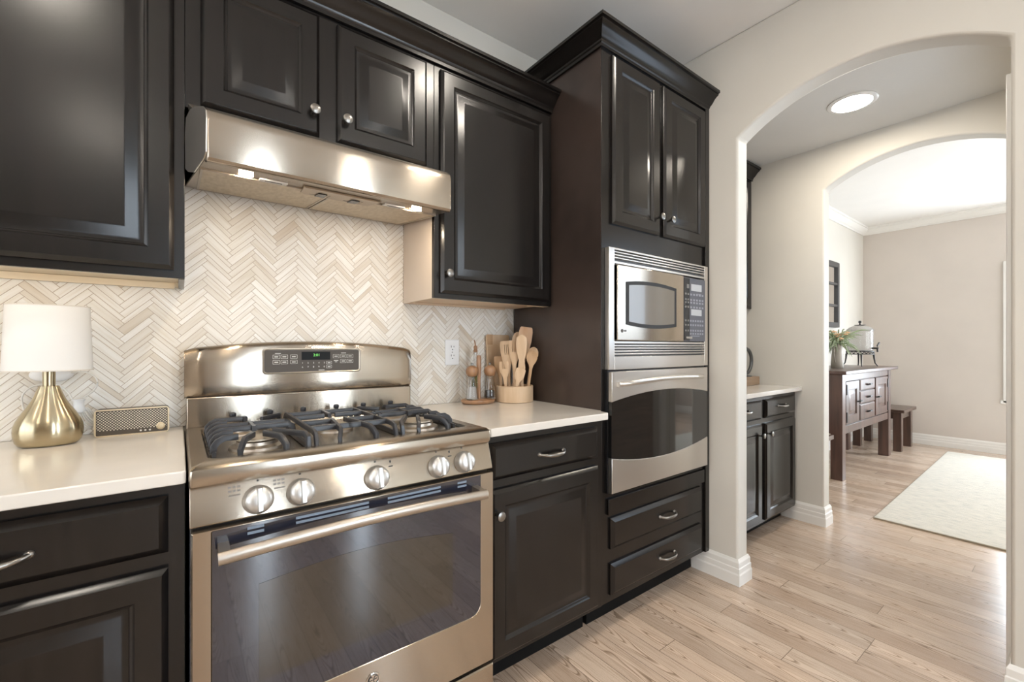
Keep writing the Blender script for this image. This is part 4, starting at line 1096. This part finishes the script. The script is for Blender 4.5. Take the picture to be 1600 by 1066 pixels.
# ================================================================== IN THE PASSAGE
rl = thing('recessed_light', 'round recessed ceiling light glowing in the passage ceiling', 'light', (2.868, .768, 2.4815))
MB().lathe((2.868, .768, 2.4735), [(.110, .008), (.110, .004), (.104, .001), (.088, 0), (.086, .003), (.086, .008)], 40).build('trim_ring', M['trim'], rl, smooth=True, ang=40)
MB().lathe((2.868, .768, 2.4755), [(.0855, 0), (.0855, .004), (.002, .004)], 40).build('lens', M['can_passage'], rl)
bx = thing('wooden_riser', 'small wooden riser box on the passage countertop beside the wall', 'box', (3.15, 1.53, .9032))
MB().box(2.985, 3.305, 1.425, 1.590, .9032, .9622).build('block', M['tray_wood'], bx, bevel=.003)
rg2 = thing('ring_ornament', 'dark metal ring ornament standing on the wooden riser in the passage', 'ornament', (3.215, 1.478, .9624))
rp = [(3.208 + .088 * cos(2*pi*i/40), 1.478, 1.072 + .088 * sin(2*pi*i/40)) for i in range(40)]
MB().sweep(rp, [(.012 * cos(2*pi*i/8), .012 * sin(2*pi*i/8)) for i in range(8)], up=(0, 1, 0), closed=True).build('ring', M['dark_metal'], rg2, smooth=True, ang=60)
MB().lathe((3.208, 1.478, .9624), [(.04, 0), (.04, .006), (.010, .010), (.009, .022), (.003, .023)], 20).build('foot', M['dark_metal'], rg2, smooth=True)

# ================================================================== IN THE DINING ROOM
sb = thing('sideboard', 'rustic reddish-brown sideboard with two doors and three small drawers', 'sideboard', (5.38, 1.53, 0))
SX0, SX1, SY0, SY1 = 4.60, 6.14, 1.300, 1.745
for x0 in (SX0, SX1 - .09):
    for y0 in (SY0, SY1 - .09):
        MB().box(x0, x0 + .085, y0, y0 + .09, 0, .929).build('leg', M['sideboard'], sb, bevel=.003)
MB().box(SX0 + .004, SX0 + .03, SY0 + .09, SY1 - .09, .40, .929).box(SX1 - .034, SX1 - .008, SY0 + .09, SY1 - .09, .40, .929).box(SX0 + .03, SX1 - .034, SY0 + .02, SY1 - .01, .44, .929).box(SX0 + .085, SX1 - .09, SY0 + .006, SY0 + .02, .40, .470).box(SX0 + .085, SX1 - .09, SY0 + .006, SY0 + .02, .870, .929).build('carcass', M['sideboard'], sb, bevel=.002)
MB().box(4.562, 6.255, 1.262, 1.775, .930, .963).build('top', M['sideboard'], sb, bevel=.006)
def sdoor(x0, x1, hx, hinge_x):
    d = MB().loops(rect_loops(x0, x1, .480, .862, [(0, .016), (0, .003), (.003, 0), (.075, 0), (.080, .010), (.092, .010), (.115, .002), (.118, .002)], SY0 + .002)).build('door', M['sideboard'], sb, smooth=True, ang=25)
    MB().sweep([(hx - .035, SY0 - .000, .665), (hx - .028, SY0 - .022, .672), (hx + .028, SY0 - .022, .672), (hx + .035, SY0 - .000, .665)], [(.006, -.006), (.006, .006), (-.006, .006), (-.006, -.006)]).build('handle', M['black_iron'], d)
    for z in (.545, .790): MB().box(hinge_x - .012, hinge_x + .012, SY0 - .004, SY0 + .0015, z - .045, z + .045).build('hinge', M['black_iron'], d)
sdoor(4.705, 5.075, 5.035, 4.718)
sdoor(5.600, 6.030, 5.635, 6.018)
for z0, z1 in ((.480, .625), (.635, .750), (.760, .862)):
    d = MB().loops(rect_loops(5.110, 5.565, z0, z1, [(0, .016), (0, .004), (.008, 0), (.010, 0)], SY0 + .002)).build('drawer', M['sideboard'], sb, smooth=True, ang=25)
    zc = (z0 + z1) / 2
    MB().sweep([(5.30, SY0, zc - .006), (5.308, SY0 - .022, zc + .004), (5.367, SY0 - .022, zc + .004), (5.375, SY0, zc - .006)], [(.006, -.006), (.006, .006), (-.006, .006), (-.006, -.006)]).build('handle', M['black_iron'], d)

def stool(label, x0, x1, y0, y1, top):
    t = thing('wooden_stool', label, 'stool', ((x0 + x1) / 2, (y0 + y1) / 2, 0), 'dark stools beside the sideboard')
    MB().box(x0, x1, y0, y1, top - .034, top).build('seat', M['stool'], t, bevel=.004)
    for a in (x0 + .03, x1 - .105):
        for b_ in (y0 + .03, y1 - .105):
            MB().box(a, a + .075, b_, b_ + .075, 0, top - .0342).build('leg', M['stool'], t, bevel=.003)
    MB().box(x0 + .105, x1 - .105, y0 + .045, y0 + .070, top - .11, top - .0345).box(x0 + .105, x1 - .105, y1 - .070, y1 - .045, top - .11, top - .0345).box(x0 + .045, x0 + .07, y0 + .105, y1 - .105, top - .11, top - .0345).box(x1 - .07, x1 - .045, y0 + .105, y1 - .105, top - .11, top - .0345).build('apron', M['stool'], t, bevel=.002)
stool('dark wooden stool to the right of the sideboard against the dining wall', 6.375, 6.935, 1.235, 1.74, .470)
stool('dark wooden stool left of the sideboard, only its end showing past the arch', 3.62, 4.205, 1.245, 1.74, .462)

rug_c = [(3.762, -.95), (6.85, -.95), (6.80, .952), (3.775, .888)]
rug = MB().prism([(x, y, .0008) for x, y in rug_c], (0, 0, .011)).build('area_rug', M['rug'], bevel=.003)
tag(rug, 'cream and sage woven area rug on the dining room floor', 'rug')
MB().sweep([(x, y, .005) for x, y in rug_c], [(.004, -.0042), (.004, .0042), (-.002, .0042), (-.002, -.0042)], closed=True).build('bound_edge', M['rug_edge'], rug)

mr = thing('pane_mirror', 'dark framed window-pane mirror hanging on the wall above the sideboard', 'mirror', (5.75, 1.78, 1.40))
fx0, fx1, fz0, fz1 = 5.34, 6.145, 1.400, 2.150
f = MB().box(fx0, fx0 + .055, 1.763, 1.7945, fz0, fz1).box(fx1 - .055, fx1, 1.763, 1.7945, fz0, fz1).box(fx0 + .055, fx1 - .055, 1.763, 1.7945, fz0, fz0 + .055).box(fx0 + .055, fx1 - .055, 1.763, 1.7945, fz1 - .055, fz1)
for k in (1, 2): f.box(fx0 + .055, fx1 - .055, 1.768, 1.790, fz0 + (fz1 - fz0) * k / 3 - .013, fz0 + (fz1 - fz0) * k / 3 + .013)
f.box((fx0 + fx1) / 2 - .013, (fx0 + fx1) / 2 + .013, 1.769, 1.790, fz0 + .055, fz1 - .055)
f.build('frame', M['mirror_frame'], mr, bevel=.003)
MB().box(fx0 + .04, fx1 - .04, 1.784, 1.788, fz0 + .04, fz1 - .04).build('mirror_pane', M['mirror'], mr)

dp = thing('drink_dispenser', 'ribbed glass drink dispenser with black tap on an iron stand', 'dispenser', (5.86, 1.50, .9632))
cx, cy = 5.86, 1.50
MB().lathe((cx, cy, 1.128), [(.105, 0), (.113, .008), (.115, .03), (.115, .20), (.112, .215), (.109, .215), (.111, .20), (.111, .03), (.105, .010), (.002, .008)], 40).build('jar', M['frost_glass'], dp, smooth=True, ang=40)
lid = MB().lathe((cx, cy, 1.344), [(.118, 0), (.120, .008), (.115, .018), (.090, .040), (.055, .055), (.020, .061), (.001, .062)], 40).build('lid', M['frost_glass'], dp, smooth=True, ang=40)
MB().lathe((cx, cy, 1.4065), [(.050, 0), (.050, .004), (.008, .006), (.006, .02), (.014, .03), (.012, .045), (.003, .05)], 20).build('lid_knob', M['black_iron'], lid, smooth=True, ang=40)
st = MB()
for z in (1.095, 1.123):
    st.sweep([(cx + .118 * cos(2*pi*i/40), cy + .118 * sin(2*pi*i/40), z) for i in range(40)], [(.004, -.004), (.004, .004), (-.004, .004), (-.004, -.004)], closed=True)
for i in range(20):
    a = 2 * pi * i / 20; b_ = 2 * pi * (i + .5) / 20
    st.tube([(cx + .118 * cos(a), cy + .118 * sin(a), 1.095), (cx + .118 * cos(b_), cy + .118 * sin(b_), 1.109), (cx + .118 * cos(a + 2*pi/20), cy + .118 * sin(a + 2*pi/20), 1.123)], .004, 6)
st.build('stand', M['black_iron'], dp)
for k in range(4):
    a = R(200 + 90 * k)
    ca, sa = cos(a), sin(a)
    MB().tube([(cx + .116 * ca, cy + .116 * sa, 1.100), (cx + .120 * ca, cy + .120 * sa, 1.05), (cx + .128 * ca, cy + .128 * sa, 1.0), (cx + .150 * ca, cy + .150 * sa, .967)], [.010, .008, .006, .0045], 8).build('leg', M['black_iron'], dp, smooth=True, ang=60)
MB().tube([(cx - .03, cy - .112, 1.158), (cx - .03, cy - .165, 1.158)], .010, 8).tube([(cx - .03, cy - .155, 1.158), (cx - .03, cy - .158, 1.120)], .008, 8).tube([(cx - .03, cy - .155, 1.158), (cx - .03, cy - .155, 1.185), (cx + .015, cy - .160, 1.215)], [.007, .007, .009], 8).build('tap', M['black_iron'], dp, smooth=True, ang=60)

pl = thing('flower_pitcher', 'galvanised pitcher with pale leaves and peach flowers on the sideboard', 'vase', (5.12, 1.49, .9632))
cx, cy = 5.12, 1.49
pt = MB().lathe((cx, cy, .9632), [(.050, 0), (.053, .004), (.050, .08), (.043, .16), (.040, .20), (.045, .232), (.042, .232), (.037, .20), (.040, .16), (.046, .08), (.046, .010), (.002, .008)], 28)
for z in (.05, .12, .19): pt.lathe((cx, cy, .9632 + z), [(.0515 - z * .055, 0), (.0535 - z * .055, .003), (.0515 - z * .055, .006)], 28)
pt.tube(spline([(cx - .045, cy, 1.175), (cx - .085, cy, 1.16), (cx - .09, cy, 1.09), (cx - .052, cy, 1.02)]), .005, 6)
pt.build('pitcher', M['pitcher'], pl, smooth=True, ang=40)
rnd = random.Random(11)
fol = MB(); fol2 = MB(); fl = MB()
z0 = 1.19
for i in range(120):
    a = rnd.uniform(0, 2*pi); reach = rnd.uniform(.05, .30) * (1.15 if cos(a) > 0 else .8); h_ = rnd.uniform(-.10, .17)
    if reach < .12: h_ = abs(h_)
    p0 = Vector((cx + rnd.uniform(-.02, .02), cy + rnd.uniform(-.02, .02), z0 - .02))
    p2 = p0 + Vector((cos(a) * reach, sin(a) * reach * .8, h_)); p1 = (p0 + p2) / 2 + Vector((0, 0, .09 + .05 * rnd.random()))
    pts = []; wd = rnd.uniform(.004, .008)
    for k in range(8):
        t = k / 7; pts.append((1-t)**2 * p0 + 2*t*(1-t) * p1 + t*t * p2)
    m = fol if rnd.random() < .55 else fol2
    m.tube(pts, [wd * (.35 + .65 * math.sin(pi * min(1, .12 + .85 * k / 7))) * (.15 if k == 7 else 1) for k in range(8)], 5)
fol.build('foliage', M['leaf'], pl); fol2.build('foliage', M['leaf_pale'], pl)
for i in range(15):
    a = rnd.uniform(0, 2*pi); r_ = rnd.uniform(.02, .12); c = Vector((cx + r_ * cos(a), cy + r_ * sin(a) * .8 - .02, z0 + rnd.uniform(.04, .14)))
    for k in range(6):
        b_ = 2*pi*k/6; fl.ball(c + Vector((.012 * cos(b_), .012 * sin(b_), .003)), .011, (1, 1, .6), 8, 6)
    fl.ball(c + Vector((0, 0, .006)), .009, (1, 1, 1), 8, 6)
fl.build('blossoms', M['petal'], pl, smooth=True, ang=60)

# ================================================================== KITCHEN CEILING LIGHTS (behind and above the camera)
for i, (x, y) in enumerate(((1.15, .66), (-.45, .40), (1.15, -1.0), (-.45, -1.2), (-1.9, .40), (-1.9, -1.2))):
    t = thing('recessed_light', 'round recessed light in the kitchen ceiling', 'light', (x, y, 2.7135), 'recessed lights in the kitchen ceiling')
    MB().lathe((x, y, 2.7055), [(.105, .008), (.105, .004), (.100, .001), (.087, 0), (.085, .003), (.085, .008)], 32).build('trim_ring', M['trim'], t, smooth=True, ang=40)
    MB().lathe((x, y, 2.7075), [(.0845, 0), (.0845, .004), (.002, .004)], 32).build('lens', M['can'], t)
